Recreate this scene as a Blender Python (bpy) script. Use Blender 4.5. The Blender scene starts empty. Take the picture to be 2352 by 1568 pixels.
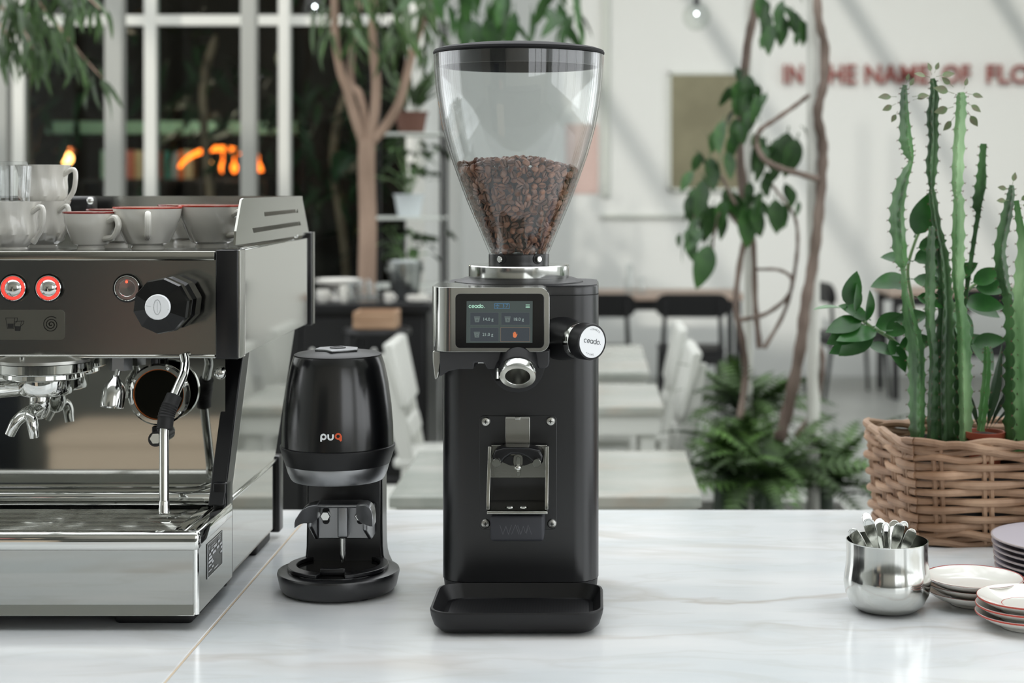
import bpy, bmesh, math, random
from mathutils import Vector, Matrix
from mathutils.geometry import tessellate_polygon
R = math.radians
PI = math.pi
rnd = random.Random(7)
sc = bpy.context.scene
COL = sc.collection

# ------------------------------------------------------------------ camera
F, VX, VY, EYE, CZ = 3672.0, 1365.0, 420.0, 1.51, 0.95     # focal length in px, principal point, eye height, counter top
cam = bpy.data.cameras.new('camera')
cam_o = bpy.data.objects.new('camera', cam)
COL.objects.link(cam_o)
cam_o.location = (0, 0, EYE)
cam_o.rotation_euler = (R(90), 0, 0)
cam.sensor_width = 36
cam.lens = 36 * F / 2352
cam.shift_x = (1176 - VX) / 2352
cam.shift_y = (VY - 784) / 2352
cam.clip_start, cam.clip_end = 0.05, 100
cam.dof.use_dof = True
cam.dof.focus_distance = 2.1
cam.dof.aperture_fstop = 4.5
sc.camera = cam_o

# ------------------------------------------------------------------ light
world = bpy.data.worlds.new('sky')
sc.world = world
world.use_nodes = True
bg = world.node_tree.nodes['Background']
bg.inputs[0].default_value = (0.955, 0.98, 1.0, 1)
bg.inputs[1].default_value = 2.7
sun = bpy.data.lights.new('sun', 'SUN')
sun.energy = 1.15
sun.angle = R(1.2)
sun.color = (1.0, 0.95, 0.87)
sun_o = bpy.data.objects.new('sun', sun)
COL.objects.link(sun_o)
sun_o.location = (-2, -4, 8)
sun_o.rotation_euler = Vector((0.23, 1.0, -0.36)).to_track_quat('-Z', 'Y').to_euler()
vs = sc.view_settings
vs.view_transform = 'Standard'
vs.look = 'None'
vs.exposure = 0.0
vs.gamma = 1.0
vs.use_curve_mapping = False
sc.cycles.use_denoising = True
sc.cycles.max_bounces = 9
sc.cycles.diffuse_bounces = 4
sc.cycles.glossy_bounces = 6
sc.cycles.transparent_max_bounces = 18
sc.cycles.sample_clamp_indirect = 8.0
sc.cycles.caustics_reflective = False
sc.cycles.caustics_refractive = False

# ------------------------------------------------------------------ helpers
def xx(px, d): return (px - VX) * d / F
def zz(py, d): return EYE - (py - VY) * d / F
def P(px, py, d): return Vector((xx(px, d), d, zz(py, d)))

def lin(h):
    h = h.lstrip('#')
    o = []
    for i in (0, 2, 4):
        v = int(h[i:i + 2], 16) / 255
        o.append(v / 12.92 if v <= 0.04045 else ((v + 0.055) / 1.055) ** 2.4)
    return (*o, 1)

MATS = {}
def mat(name, col='#808080', rough=0.5, metal=0.0, spec=0.5, coat=0.0, emit=None, estr=0.0, noise=None, bump=None, vary=0.0, aniso=0.0, sub=0.0, sheen=0.0):
    """noise=(scale, colour2, lo, hi[, stretch]), bump=(scale, strength[, stretch])"""
    m = bpy.data.materials.new(name)
    m.use_nodes = True
    nt = m.node_tree
    b = nt.nodes['Principled BSDF']
    c = lin(col)
    b.inputs['Base Color'].default_value = c
    b.inputs['Roughness'].default_value = rough
    b.inputs['Metallic'].default_value = metal
    b.inputs['Specular IOR Level'].default_value = spec
    b.inputs['Coat Weight'].default_value = coat
    b.inputs['Coat Roughness'].default_value = 0.06
    if sub:
        b.inputs['Subsurface Weight'].default_value = sub
        b.inputs['Subsurface Radius'].default_value = (0.01, 0.008, 0.005)
    if emit:
        b.inputs['Emission Color'].default_value = lin(emit)
        b.inputs['Emission Strength'].default_value = estr
    tc = None
    def coords(stretch):
        nonlocal tc
        if tc is None:
            tc = nt.nodes.new('ShaderNodeTexCoord')
        mp = nt.nodes.new('ShaderNodeMapping')
        mp.inputs['Scale'].default_value = stretch
        nt.links.new(tc.outputs['Object'], mp.inputs['Vector'])
        return mp.outputs[0]
    last = None
    if noise:
        s, c2, lo, hi = noise[:4]
        st = noise[4] if len(noise) > 4 else (1, 1, 1)
        n = nt.nodes.new('ShaderNodeTexNoise')
        n.inputs['Scale'].default_value = s
        n.inputs['Detail'].default_value = 5
        nt.links.new(coords(st), n.inputs['Vector'])
        r = nt.nodes.new('ShaderNodeValToRGB')
        r.color_ramp.elements[0].position = lo
        r.color_ramp.elements[1].position = hi
        r.color_ramp.elements[0].color = c
        r.color_ramp.elements[1].color = lin(c2)
        nt.links.new(n.outputs['Fac'], r.inputs['Fac'])
        last = r.outputs['Color']
    if vary:
        oi = nt.nodes.new('ShaderNodeObjectInfo')
        mr = nt.nodes.new('ShaderNodeMapRange')
        mr.inputs['To Min'].default_value = 1 - vary
        mr.inputs['To Max'].default_value = 1 + vary
        nt.links.new(oi.outputs['Random'], mr.inputs['Value'])
        hs = nt.nodes.new('ShaderNodeHueSaturation')
        if last is not None:
            nt.links.new(last, hs.inputs['Color'])
        else:
            hs.inputs['Color'].default_value = c
        nt.links.new(mr.outputs[0], hs.inputs['Value'])
        last = hs.outputs['Color']
    if last is not None:
        nt.links.new(last, b.inputs['Base Color'])
    if bump:
        s, k = bump[:2]
        st = bump[2] if len(bump) > 2 else (1, 1, 1)
        n = nt.nodes.new('ShaderNodeTexNoise')
        n.inputs['Scale'].default_value = s
        n.inputs['Detail'].default_value = 3
        nt.links.new(coords(st), n.inputs['Vector'])
        bp = nt.nodes.new('ShaderNodeBump')
        bp.inputs['Strength'].default_value = k
        bp.inputs['Distance'].default_value = 0.002
        nt.links.new(n.outputs['Fac'], bp.inputs['Height'])
        nt.links.new(bp.outputs[0], b.inputs['Normal'])
    MATS[name] = m
    return m

def glass(name, tint='#ffffff', ior=1.5, rough=0.0, gain=1.0):
    """clear thin-walled glass: what passes goes straight on, the rest is mirrored by the Fresnel law"""
    m = bpy.data.materials.new(name)
    m.use_nodes = True
    nt = m.node_tree
    nt.nodes.remove(nt.nodes['Principled BSDF'])
    out = nt.nodes['Material Output']
    t = nt.nodes.new('ShaderNodeBsdfTransparent'); t.inputs[0].default_value = lin(tint)
    g = nt.nodes.new('ShaderNodeBsdfGlossy'); g.inputs['Roughness'].default_value = rough
    fr = nt.nodes.new('ShaderNodeFresnel'); fr.inputs['IOR'].default_value = ior
    ge = nt.nodes.new('ShaderNodeNewGeometry')          # a thin wall mirrors alike from both sides
    io = nt.nodes.new('ShaderNodeMapRange'); io.inputs['To Min'].default_value = ior; io.inputs['To Max'].default_value = 1 / ior
    nt.links.new(ge.outputs['Backfacing'], io.inputs['Value']); nt.links.new(io.outputs[0], fr.inputs['IOR'])
    mu = nt.nodes.new('ShaderNodeMath'); mu.operation = 'MULTIPLY'; mu.use_clamp = True
    mu.inputs[1].default_value = gain
    mx = nt.nodes.new('ShaderNodeMixShader')
    nt.links.new(fr.outputs[0], mu.inputs[0])
    nt.links.new(mu.outputs[0], mx.inputs[0])
    nt.links.new(t.outputs[0], mx.inputs[1])
    nt.links.new(g.outputs[0], mx.inputs[2])
    nt.links.new(mx.outputs[0], out.inputs['Surface'])
    MATS[name] = m
    return m

class MB:
    """collects shapes (world coordinates) for one mesh"""
    def __init__(s): s.v, s.f = [], []
    def add(s, vs_, fs, M=None):
        o = len(s.v)
        s.v += [(M @ Vector(p)) if M else Vector(p) for p in vs_]
        s.f += [tuple(i + o for i in f) for f in fs]
        return s
    def box(s, x0, x1, y0, y1, z0, z1, M=None):
        v = [(x, y, z) for z in (z0, z1) for y in (y0, y1) for x in (x0, x1)]
        return s.add(v, [(0, 2, 3, 1), (4, 5, 7, 6), (0, 1, 5, 4), (2, 6, 7, 3), (0, 4, 6, 2), (1, 3, 7, 5)], M)
    def rbox(s, x0, x1, y0, y1, z0, z1, r, M=None, seg=3):
        bm = bmesh.new()
        bmesh.ops.create_cube(bm, size=1)
        for v in bm.verts:
            v.co = Vector((x0 + (v.co.x + .5) * (x1 - x0), y0 + (v.co.y + .5) * (y1 - y0), z0 + (v.co.z + .5) * (z1 - z0)))
        bmesh.ops.bevel(bm, geom=bm.edges[:], offset=r, segments=seg, profile=.5, affect='EDGES')
        bm.verts.index_update()
        s.add([v.co.copy() for v in bm.verts], [[v.index for v in f.verts] for f in bm.faces], M)
        bm.free()
        return s
    def prism(s, poly, axis, a, b, holes=(), M=None):
        def mp(p, t):
            return {'x': (t, p[0], p[1]), 'y': (p[0], t, p[1]), 'z': (p[0], p[1], t)}[axis]
        loops = [list(poly)] + [list(h) for h in holes]
        flat = [p for l in loops for p in l]
        n = len(flat)
        v = [mp(p, a) for p in flat] + [mp(p, b) for p in flat]
        fs = []
        if holes:
            for t in tessellate_polygon([[Vector((p[0], p[1], 0)) for p in l] for l in loops]):
                fs.append(tuple(t)); fs.append(tuple(i + n for i in reversed(t)))
        else:
            fs.append(tuple(range(n))); fs.append(tuple(range(2 * n - 1, n - 1, -1)))
        o = 0
        for l in loops:
            k = len(l)
            for i in range(k):
                j = (i + 1) % k
                fs.append((o + i, o + j, o + j + n, o + i + n))
            o += k
        return s.add(v, fs, M)
    def lathe(s, prof, c=(0, 0, 0), n=32, M=None, a0=0.0, a1=2 * PI, mod=None, close=False, cap=True):
        """profile of (radius, height) turned round the vertical through c"""
        c = Vector(c)
        full = abs(a1 - a0 - 2 * PI) < 1e-6
        m = n if full else n + 1
        v, fs = [], []
        for (r, z) in prof:
            for i in range(m):
                a = a0 + (a1 - a0) * i / n
                k = mod(a, z, r) if mod else 1.0
                v.append(Vector((r * k * math.cos(a), r * k * math.sin(a), z)))
        L = len(prof)
        for j in range(L if close else L - 1):
            jj = (j + 1) % L
            for i in range(n):
                ii = (i + 1) % m
                fs.append((j * m + i, j * m + ii, jj * m + ii, jj * m + i))
        if not close and full and cap:
            if prof[0][0] > 1e-5: fs.append(tuple(range(m - 1, -1, -1)))
            if prof[-1][0] > 1e-5: fs.append(tuple(range((L - 1) * m, L * m)))
        T = Matrix.Translation(c) @ (M if M else Matrix())
        return s.add(v, fs, T)
    def tube(s, pts, r, n=8, caps=True, closed=False):
        pts = [Vector(p) for p in pts]
        L = len(pts)
        rr = r if isinstance(r, (list, tuple)) else [r] * L
        v, fs = [], []
        up = None
        for i, p in enumerate(pts):
            if closed: t = pts[(i + 1) % L] - pts[i - 1]
            else: t = pts[min(i + 1, L - 1)] - pts[max(i - 1, 0)]
            t.normalize()
            if up is None:
                up = Vector((0, 0, 1)) if abs(t.z) < .9 else Vector((1, 0, 0))
            a = t.cross(up)
            if a.length < 1e-6: a = t.orthogonal()
            a.normalize(); b = a.cross(t).normalized(); up = b
            for k in range(n):
                th = 2 * PI * k / n
                v.append(p + (a * math.cos(th) + b * math.sin(th)) * rr[i])
        for i in range(L if closed else L - 1):
            j = (i + 1) % L
            for k in range(n):
                kk = (k + 1) % n
                fs.append((i * n + k, i * n + kk, j * n + kk, j * n + k))
        if caps and not closed:
            fs.append(tuple(range(n - 1, -1, -1))); fs.append(tuple(range((L - 1) * n, L * n)))
        return s.add(v, fs)
    def ball(s, c, r, n=12, M=None):
        rs = r if isinstance(r, (tuple, list)) else (r, r, r)
        m = max(4, n // 2)
        v, fs = [Vector((0, 0, 1))], []
        for j in range(1, m):
            for i in range(n):
                a, b = 2 * PI * i / n, PI * j / m
                v.append(Vector((math.sin(b) * math.cos(a), math.sin(b) * math.sin(a), math.cos(b))))
        v.append(Vector((0, 0, -1)))
        for i in range(n):
            fs.append((0, 1 + i, 1 + (i + 1) % n))
            fs.append((len(v) - 1, 1 + (m - 2) * n + (i + 1) % n, 1 + (m - 2) * n + i))
        for j in range(m - 2):
            for i in range(n):
                a = 1 + j * n
                fs.append((a + i, a + n + i, a + n + (i + 1) % n, a + (i + 1) % n))
        T = Matrix.Translation(Vector(c)) @ (M if M else Matrix()) @ Matrix.Diagonal((*rs, 1))
        return s.add(v, fs, T)
    def cyl(s, a, b, r, n=20, r2=None):
        return s.tube([a, b], [r, r if r2 is None else r2], n)
    # flat print: strokes on a plane given by fn(u, v) -> world
    def strokes(s, lines, w, fn, joint=8):
        for ln in lines:
            for i in range(len(ln) - 1):
                (x0, y0), (x1, y1) = ln[i], ln[i + 1]
                dx, dy = x1 - x0, y1 - y0
                l = math.hypot(dx, dy) or 1
                nx, ny = -dy / l * w / 2, dx / l * w / 2
                s.add([fn(x0 + nx, y0 + ny), fn(x0 - nx, y0 - ny), fn(x1 - nx, y1 - ny), fn(x1 + nx, y1 + ny)], [(0, 1, 2, 3)])
            for (x, y) in ln[1:-1]:
                s.add([fn(x + w / 2 * math.cos(2 * PI * k / joint), y + w / 2 * math.sin(2 * PI * k / joint)) for k in range(joint)], [tuple(range(joint))])
        return s
    def flat(s, poly, fn):
        return s.add([fn(*p) for p in poly], [tuple(range(len(poly)))])

def arc(cx, cy, r, a0, a1, n=14, ry=None):
    ry = r if ry is None else ry
    return [(cx + r * math.cos(R(a0 + (a1 - a0) * i / n)), cy + ry * math.sin(R(a0 + (a1 - a0) * i / n))) for i in range(n + 1)]

def rrect(x0, x1, y0, y1, r, n=5):
    return (arc(x1 - r, y0 + r, r, -90, 0, n) + arc(x1 - r, y1 - r, r, 0, 90, n) + arc(x0 + r, y1 - r, r, 90, 180, n) + arc(x0 + r, y0 + r, r, 180, 270, n))

def circ(cx, cy, r, n=24):
    return [(cx + r * math.cos(2 * PI * k / n), cy + r * math.sin(2 * PI * k / n)) for k in range(n)]

def cr(pts, n=6):
    """Catmull-Rom through the points"""
    pts = [Vector(p) for p in pts]
    q = [2 * pts[0] - pts[1]] + pts + [2 * pts[-1] - pts[-2]]
    out = []
    for i in range(1, len(q) - 2):
        a, b, c, d = q[i - 1], q[i], q[i + 1], q[i + 2]
        for k in range(n):
            t = k / n
            out.append(.5 * (2 * b + (c - a) * t + (2 * a - 5 * b + 4 * c - d) * t * t + (3 * b - a - 3 * c + d) * t ** 3))
    out.append(pts[-1])
    return out

def wloc(o):
    v = Vector((0, 0, 0))
    while o:
        v += o.location; o = o.parent
    return v

def mesh_of(name, mb, org=(0, 0, 0), smooth=True, ang=35):
    me = bpy.data.meshes.new(name)
    org = Vector(org)
    me.from_pydata([v - org for v in mb.v], [], mb.f)
    bm = bmesh.new(); bm.from_mesh(me)
    bmesh.ops.recalc_face_normals(bm, faces=bm.faces)
    bm.to_mesh(me); bm.free()
    if smooth:
        me.polygons.foreach_set('use_smooth', [True] * len(me.polygons))
        me.set_sharp_from_angle(angle=R(ang))
    return me

def obj(name, mb, m, parent=None, org=None, bevel=0.0, smooth=True, ang=35, seg=2, flip=False):
    """one mesh object; under a parent its origin is the parent's"""
    if org is None: org = wloc(parent) if parent else (0, 0, 0)
    me = mesh_of(name, mb, org, smooth, ang)
    if flip: me.flip_normals()
    me.materials.append(MATS[m] if isinstance(m, str) else m)
    o = bpy.data.objects.new(name, me)
    COL.objects.link(o)
    if parent: o.parent = parent
    else: o.location = org
    if bevel:
        bv = o.modifiers.new('bevel', 'BEVEL'); bv.width = bevel; bv.segments = seg
        bv.limit_method = 'ANGLE'; bv.angle_limit = R(40)
    return o

def tag(o, label, cat, group=None):
    o['label'] = label; o['category'] = cat
    if group: o['group'] = group
    return o

def thing(name, label, cat, loc=(0, 0, 0), group=None):
    o = bpy.data.objects.new(name, None)
    o.empty_display_size = .05
    COL.objects.link(o)
    o.location = loc
    return tag(o, label, cat, group)

def one(name, mb, m, label, cat, loc, group=None, **kw):
    return tag(obj(name, mb, m, None, loc, **kw), label, cat, group)

def struct(name, mb, m, **kw):
    o = obj(name, mb, m, None, (0, 0, 0), **kw)
    o['kind'] = 'structure'
    return o

def dup(root, loc, rotz=0.0, label=None, group=None, scale=None):
    def cp(o, par):
        c = o.copy(); COL.objects.link(c); c.parent = par
        for ch in o.children: cp(ch, c)
        return c
    r = cp(root, None)
    r.location = loc; r.rotation_euler = (0, 0, rotz)
    if scale: r.scale = scale
    if label: r['label'] = label
    if group: r['group'] = group
    return r

def text_mb(mb, body, size, fn, extrude=0.0, bold=0.0, align='CENTER', spacing=1.0):
    """Blender's own font laid on a plane, fn(u, v, w) -> world"""
    cu = bpy.data.curves.new('t', 'FONT')
    cu.body = body; cu.size = size; cu.align_x = align; cu.align_y = 'CENTER'
    cu.extrude = extrude; cu.offset = bold; cu.resolution_u = 3; cu.space_character = spacing
    o = bpy.data.objects.new('t', cu)
    COL.objects.link(o)
    dg = bpy.context.evaluated_depsgraph_get()
    me = bpy.data.meshes.new_from_object(o.evaluated_get(dg))
    mb.add([fn(*v.co) for v in me.vertices], [tuple(p.vertices) for p in me.polygons])
    bpy.data.objects.remove(o); bpy.data.curves.remove(cu); bpy.data.meshes.remove(me)
    return mb

def frame_to(a, b, up=Vector((0, 0, 1))):
    """matrix whose local z runs from a to b, origin at a"""
    zv = (Vector(b) - Vector(a)).normalized()
    if abs(zv.dot(up)) > .98: up = Vector((0, 1, 0))
    xv = up.cross(zv).normalized(); yv = zv.cross(xv)
    M = Matrix((xv, yv, zv)).transposed().to_4x4()
    M.translation = Vector(a)
    return M
# ------------------------------------------------------------------ materials
mat('wall', '#dcdedb', .85, bump=(60, .05))
mat('wall_grey', '#c9cdc6', .85, bump=(60, .05))
mat('white_paint', '#c9cac4', .45)
mat('frame_white', '#c4c4bd', .5)
mat('post_grey', '#8d8e88', .5)
mat('black_drum', '#08090b', .2, spec=.75, bump=(900, .02))
mat('black_lid', '#0e0e10', .6, spec=.2)
mat('floor', '#8f918c', .35, noise=(1.3, '#a5a7a2', .35, .7), bump=(30, .03))
mat('ceiling', '#d5d6d2', .9)
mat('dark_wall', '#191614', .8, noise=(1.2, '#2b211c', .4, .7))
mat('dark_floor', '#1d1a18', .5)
mat('back_wall', '#585953', .7, noise=(2.0, '#80817a', .35, .7))
mat('rear_wall', '#c3bfb5', .8, noise=(2.0, '#d0ccc2', .35, .7))
mat('chrome', '#d9dad7', .05, 1.0)
mat('mirror_steel', '#b9bab6', .045, 1.0)
mat('brushed', '#a8a8a2', .17, 1.0, bump=(40, .02, (1, 30, 30)))
mat('brushed_v', '#b5b4ae', .26, 1.0, bump=(40, .02, (30, 30, 1)))
mat('steel_satin', '#c2c2bd', .3, 1.0)
mat('steel_polish', '#cfd0cc', .12, 1.0)
mat('turned_steel', '#cfd0cd', .14, 1.0)
mat('cast_alu', '#9fa0a2', .36, 1.0, bump=(300, .05))
mat('black_satin', '#101114', .3, spec=.8, bump=(900, .03))
mat('black_matte', '#0f0f11', .42, spec=.45)
mat('black_gloss', '#0a0a0c', .08, spec=.6)
mat('black_plastic', '#101013', .28, spec=.5)
mat('bakelite', '#070707', .14, spec=.32)
mat('dark_grey', '#3a3a3c', .45, spec=.4)
mat('pad_grey', '#37383d', .5, spec=.4)
mat('pad_mark', '#55565b', .45)
mat('rubber', '#0d0d0e', .6)
mat('ceramic', '#dbd9d2', .12, coat=.3, sub=.0)
mat('ceramic_warm', '#dcdad2', .12, coat=.3)
mat('red_glaze', '#8c2b26', .2)
mat('red_bright', '#b8402f', .2)
mat('plate_lilac', '#b3aeb6', .3)
mat('plate_edge', '#9c918f', .4)
mat('wicker', '#86664d', .55, noise=(16, '#b5957a', .35, .7), vary=.16, bump=(120, .3))
mat('wicker_side', '#9d9184', .5, vary=.1)
mat('cactus', '#22441e', .42, noise=(30, '#5a8450', .42, .7, (1, 1, .25)), vary=.2)
mat('cactus_light', '#43703a', .42, noise=(26, '#93b684', .4, .7, (1, 1, .25)), vary=.1)
mat('spine', '#6d4a40', .6)
mat('leaf_gloss', '#1f4f1c', .3, noise=(20, '#356f2c', .4, .7), vary=.25)
mat('leaf_vine', '#1d3f17', .42, noise=(9, '#3a6327', .4, .7), vary=.35)
mat('leaf_tree', '#233a18', .5, noise=(9, '#466330', .4, .7), vary=.4)
mat('leaf_dark', '#1b3519', .5, vary=.4)
mat('leaf_small', '#6c8058', .5, noise=(60, '#7a5f5a', .4, .75), vary=.2)
mat('fern', '#1b3010', .6, noise=(5, '#3f5f20', .4, .7), vary=.4)
mat('bark', '#6f5b4c', .8, noise=(6, '#a38b79', .35, .65, (1, 1, .3)), bump=(30, .5))
mat('vine_bark', '#4d3f37', .85, noise=(10, '#83746a', .35, .65, (1, 1, .3)), bump=(40, .5))
mat('stem_green', '#6b8758', .5)
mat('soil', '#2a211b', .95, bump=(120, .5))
mat('terracotta', '#8d3e26', .7, noise=(20, '#a4563b', .4, .7))
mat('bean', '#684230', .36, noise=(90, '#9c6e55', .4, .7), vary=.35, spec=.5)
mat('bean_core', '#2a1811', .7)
mat('olive_panel', '#6f6b52', .6, noise=(2.5, '#7d795f', .4, .6))
mat('wood_top', '#a58f80', .5, noise=(4, '#b9a596', .4, .7, (1, 8, 8)))
mat('wood_box', '#94765c', .6, noise=(5, '#a98b70', .4, .7, (1, 6, 6)))
mat('black_wood', '#0b0b0d', .4, spec=.4)
mat('letter_red', '#8d4a42', .6)
mat('poster_pink', '#cdb3ab', .7)
mat('mint', '#8fb8a2', .6)
mat('cream', '#d8c4ae', .7)
mat('navy', '#1c222c', .4)
mat('pot_white', '#cfd6d8', .4)
mat('pot_brown', '#6a4a3e', .8, bump=(60, .4))
mat('zinc', '#9fa3a2', .25, 1.0)
mat('grout', '#cbb9a0', .8)
mat('plate_print', '#33342f', .3, .6)
mat('print_white', '#cfd2d4', .5)
mat('icon_dark', '#1c1b1a', .5)
mat('label_film', '#8f8f88', .3, 1.0)
mat('white_disc', '#eef0f2', .3)
mat('print_grey', '#5b5e62', .5)
mat('puq_white', '#e8ebec', .5)
mat('puq_orange', '#d4552b', .5)
mat('red_ring', '#e8473f', .4, emit='#ff4a3e', estr=.75)
mat('led_red', '#ff4030', .4, emit='#ff4a30', estr=2.5)
mat('screen_on', '#0c0f0f', .2, emit='#4d5755', estr=.75)
mat('ui_tile', '#0c0f0f', .25, emit='#454b51', estr=.72)
mat('ui_line', '#0c0f0f', .25, emit='#56605e', estr=.8)
mat('ui_orange_line', '#0c0f0f', .25, emit='#75675a', estr=.9)
mat('ui_text', '#0c0f0f', .25, emit='#9fb0ac', estr=.9)
mat('ui_mint', '#0c0f0f', .25, emit='#a6d3bd', estr=1.0)
mat('ui_cup', '#0c0f0f', .25, emit='#66716f', estr=.9)
mat('ui_blue', '#0c0f0f', .25, emit='#4e81a8', estr=.9)
mat('ui_hand', '#0c0f0f', .25, emit='#d0764c', estr=1.0)
mat('lamp_orange', '#ff7a2a', .4, emit='#ff7420', estr=6.0)
mat('lamp_warm', '#ffb070', .4, emit='#ffae60', estr=14.0)
mat('lamp_white', '#ffffff', .4, emit='#f2f8ff', estr=14.0)
mat('fill_glow', '#ffe0c0', .4, emit='#ffdcb0', estr=3.0)  # glow of the added fill lamp in the dark room
mat('copper', '#b5683c', .35, 1.0)
mat('mirror_dark', '#2c2b27', .05, 1.0)
mat('pink_paper', '#c98c86', .7)
mat('cork', '#c08a5c', .7)
BOOKC = ['#9ec7b2', '#d88a80', '#d9cfa6', '#b9bfd6', '#3f8f8a', '#9fb7c4', '#d8753f', '#c9c6a4', '#7d6f86', '#b0503f']
for i_, c_ in enumerate(BOOKC): mat('book%d' % i_, c_, .6)
glass('hopper_glass', '#fdfefe', 1.5, 0.0, 1.35)
glass('pane_glass', '#e4eae7', 1.5, 0.0, .5)
glass('tumbler_glass', '#fcfdfd', 1.5, 0.02, 2.0)
glass('bulb_glass', '#f4f6f4', 1.4, 0.0, .8)

def marble(name, seed, ca='#cbd0d2', cb='#dedfdf'):
    m = bpy.data.materials.new(name); m.use_nodes = True
    nt = m.node_tree; b = nt.nodes['Principled BSDF']
    N, L = nt.nodes.new, nt.links.new
    tc = N('ShaderNodeTexCoord')
    mp = N('ShaderNodeMapping'); mp.inputs['Rotation'].default_value = (0, 0, R(24)); mp.inputs['Location'].default_value = (seed, seed * .7, 0); mp.inputs['Scale'].default_value = (1.0, 3.2, 1)
    L(tc.outputs['Object'], mp.inputs['Vector'])
    def vein(scale, width, dist, loc):
        n = N('ShaderNodeTexNoise'); n.inputs['Scale'].default_value = scale; n.inputs['Detail'].default_value = 4; n.inputs['Roughness'].default_value = .55; n.inputs['Distortion'].default_value = dist
        q = N('ShaderNodeVectorMath'); q.operation = 'ADD'; q.inputs[1].default_value = loc
        L(mp.outputs[0], q.inputs[0]); L(q.outputs[0], n.inputs['Vector'])
        a = N('ShaderNodeMath'); a.operation = 'SUBTRACT'; a.inputs[1].default_value = .5; L(n.outputs['Fac'], a.inputs[0])
        c = N('ShaderNodeMath'); c.operation = 'ABSOLUTE'; L(a.outputs[0], c.inputs[0])
        r = N('ShaderNodeMapRange'); r.inputs['From Min'].default_value = 0; r.inputs['From Max'].default_value = width; r.inputs['To Min'].default_value = 1; r.inputs['To Max'].default_value = 0
        L(c.outputs[0], r.inputs['Value'])
        return r.outputs[0]
    v1 = vein(1.3, .045, .6, (3, 1, 0)); v2 = vein(3.1, .05, .8, (9, 5, 0))
    ms = N('ShaderNodeTexNoise'); ms.inputs['Scale'].default_value = 1.1; L(mp.outputs[0], ms.inputs['Vector'])
    mk = N('ShaderNodeMapRange'); mk.inputs['From Min'].default_value = .46; mk.inputs['From Max'].default_value = .66; L(ms.outputs['Fac'], mk.inputs['Value'])
    w1 = N('ShaderNodeMath'); w1.operation = 'MULTIPLY'; L(v1, w1.inputs[0]); L(mk.outputs[0], w1.inputs[1])
    cl = N('ShaderNodeTexNoise'); cl.inputs['Scale'].default_value = 2.2; cl.inputs['Detail'].default_value = 6; L(mp.outputs[0], cl.inputs['Vector'])
    base = N('ShaderNodeValToRGB'); base.color_ramp.elements[0].position = .35; base.color_ramp.elements[1].position = .65
    base.color_ramp.elements[0].color = lin(ca); base.color_ramp.elements[1].color = lin(cb); L(cl.outputs['Fac'], base.inputs['Fac'])
    m1 = N('ShaderNodeMix'); m1.data_type = 'RGBA'; m1.inputs[7].default_value = lin('#a3917f'); L(base.outputs[0], m1.inputs[6])
    k1 = N('ShaderNodeMath'); k1.operation = 'MULTIPLY'; k1.inputs[1].default_value = .5; L(w1.outputs[0], k1.inputs[0]); L(k1.outputs[0], m1.inputs[0])
    m2 = N('ShaderNodeMix'); m2.data_type = 'RGBA'; m2.inputs[7].default_value = lin('#b9b7b0'); L(m1.outputs[2], m2.inputs[6])
    k2 = N('ShaderNodeMath'); k2.operation = 'MULTIPLY'; k2.inputs[1].default_value = .22; L(v2, k2.inputs[0]); L(k2.outputs[0], m2.inputs[0])
    L(m2.outputs[2], b.inputs['Base Color'])
    b.inputs['Roughness'].default_value = .16
    b.inputs['Specular IOR Level'].default_value = .45
    MATS[name] = m
marble('marble_a', 1.7)
marble('marble_b', 4.3)
marble('marble_t', 7.9, '#92968f', '#a5a7a0')

def perforated(name):
    m = bpy.data.materials.new(name); m.use_nodes = True
    nt = m.node_tree; b = nt.nodes['Principled BSDF']
    tc = nt.nodes.new('ShaderNodeTexCoord')
    vo = nt.nodes.new('ShaderNodeTexVoronoi'); vo.inputs['Scale'].default_value = 260; vo.inputs['Randomness'].default_value = 0
    nt.links.new(tc.outputs['Object'], vo.inputs['Vector'])
    r = nt.nodes.new('ShaderNodeValToRGB')
    r.color_ramp.elements[0].position = .28; r.color_ramp.elements[1].position = .36
    r.color_ramp.elements[0].color = lin('#020202'); r.color_ramp.elements[1].color = lin('#232325')
    nt.links.new(vo.outputs['Distance'], r.inputs['Fac'])
    nt.links.new(r.outputs[0], b.inputs['Base Color']); b.inputs['Roughness'].default_value = .4
    MATS[name] = m
perforated('tray_black')
# ------------------------------------------------------------------ the room
DB = 12.5
HC = 4.4
struct('floor', MB().box(-7, 6.2, -3, 14.2, -.12, 0), 'floor')
wb = struct('wall_back', MB().box(-1.15, 4.75, DB, DB + .15, 0, HC), 'wall')
obj('wall_ledge', MB().box(.05, 1.2, DB - .05, DB, zz(500, DB), zz(492, DB)), 'wall_grey', wb, bevel=.004)
obj('door_jamb', MB().box(xx(1384, DB), xx(1400, DB), DB - .06, DB, zz(450, DB), 3.2), 'wall_grey', wb, bevel=.004)
struct('wall_return', MB().box(-1.055, -1.03, 9.07, DB, 0, HC), 'wall')
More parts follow.
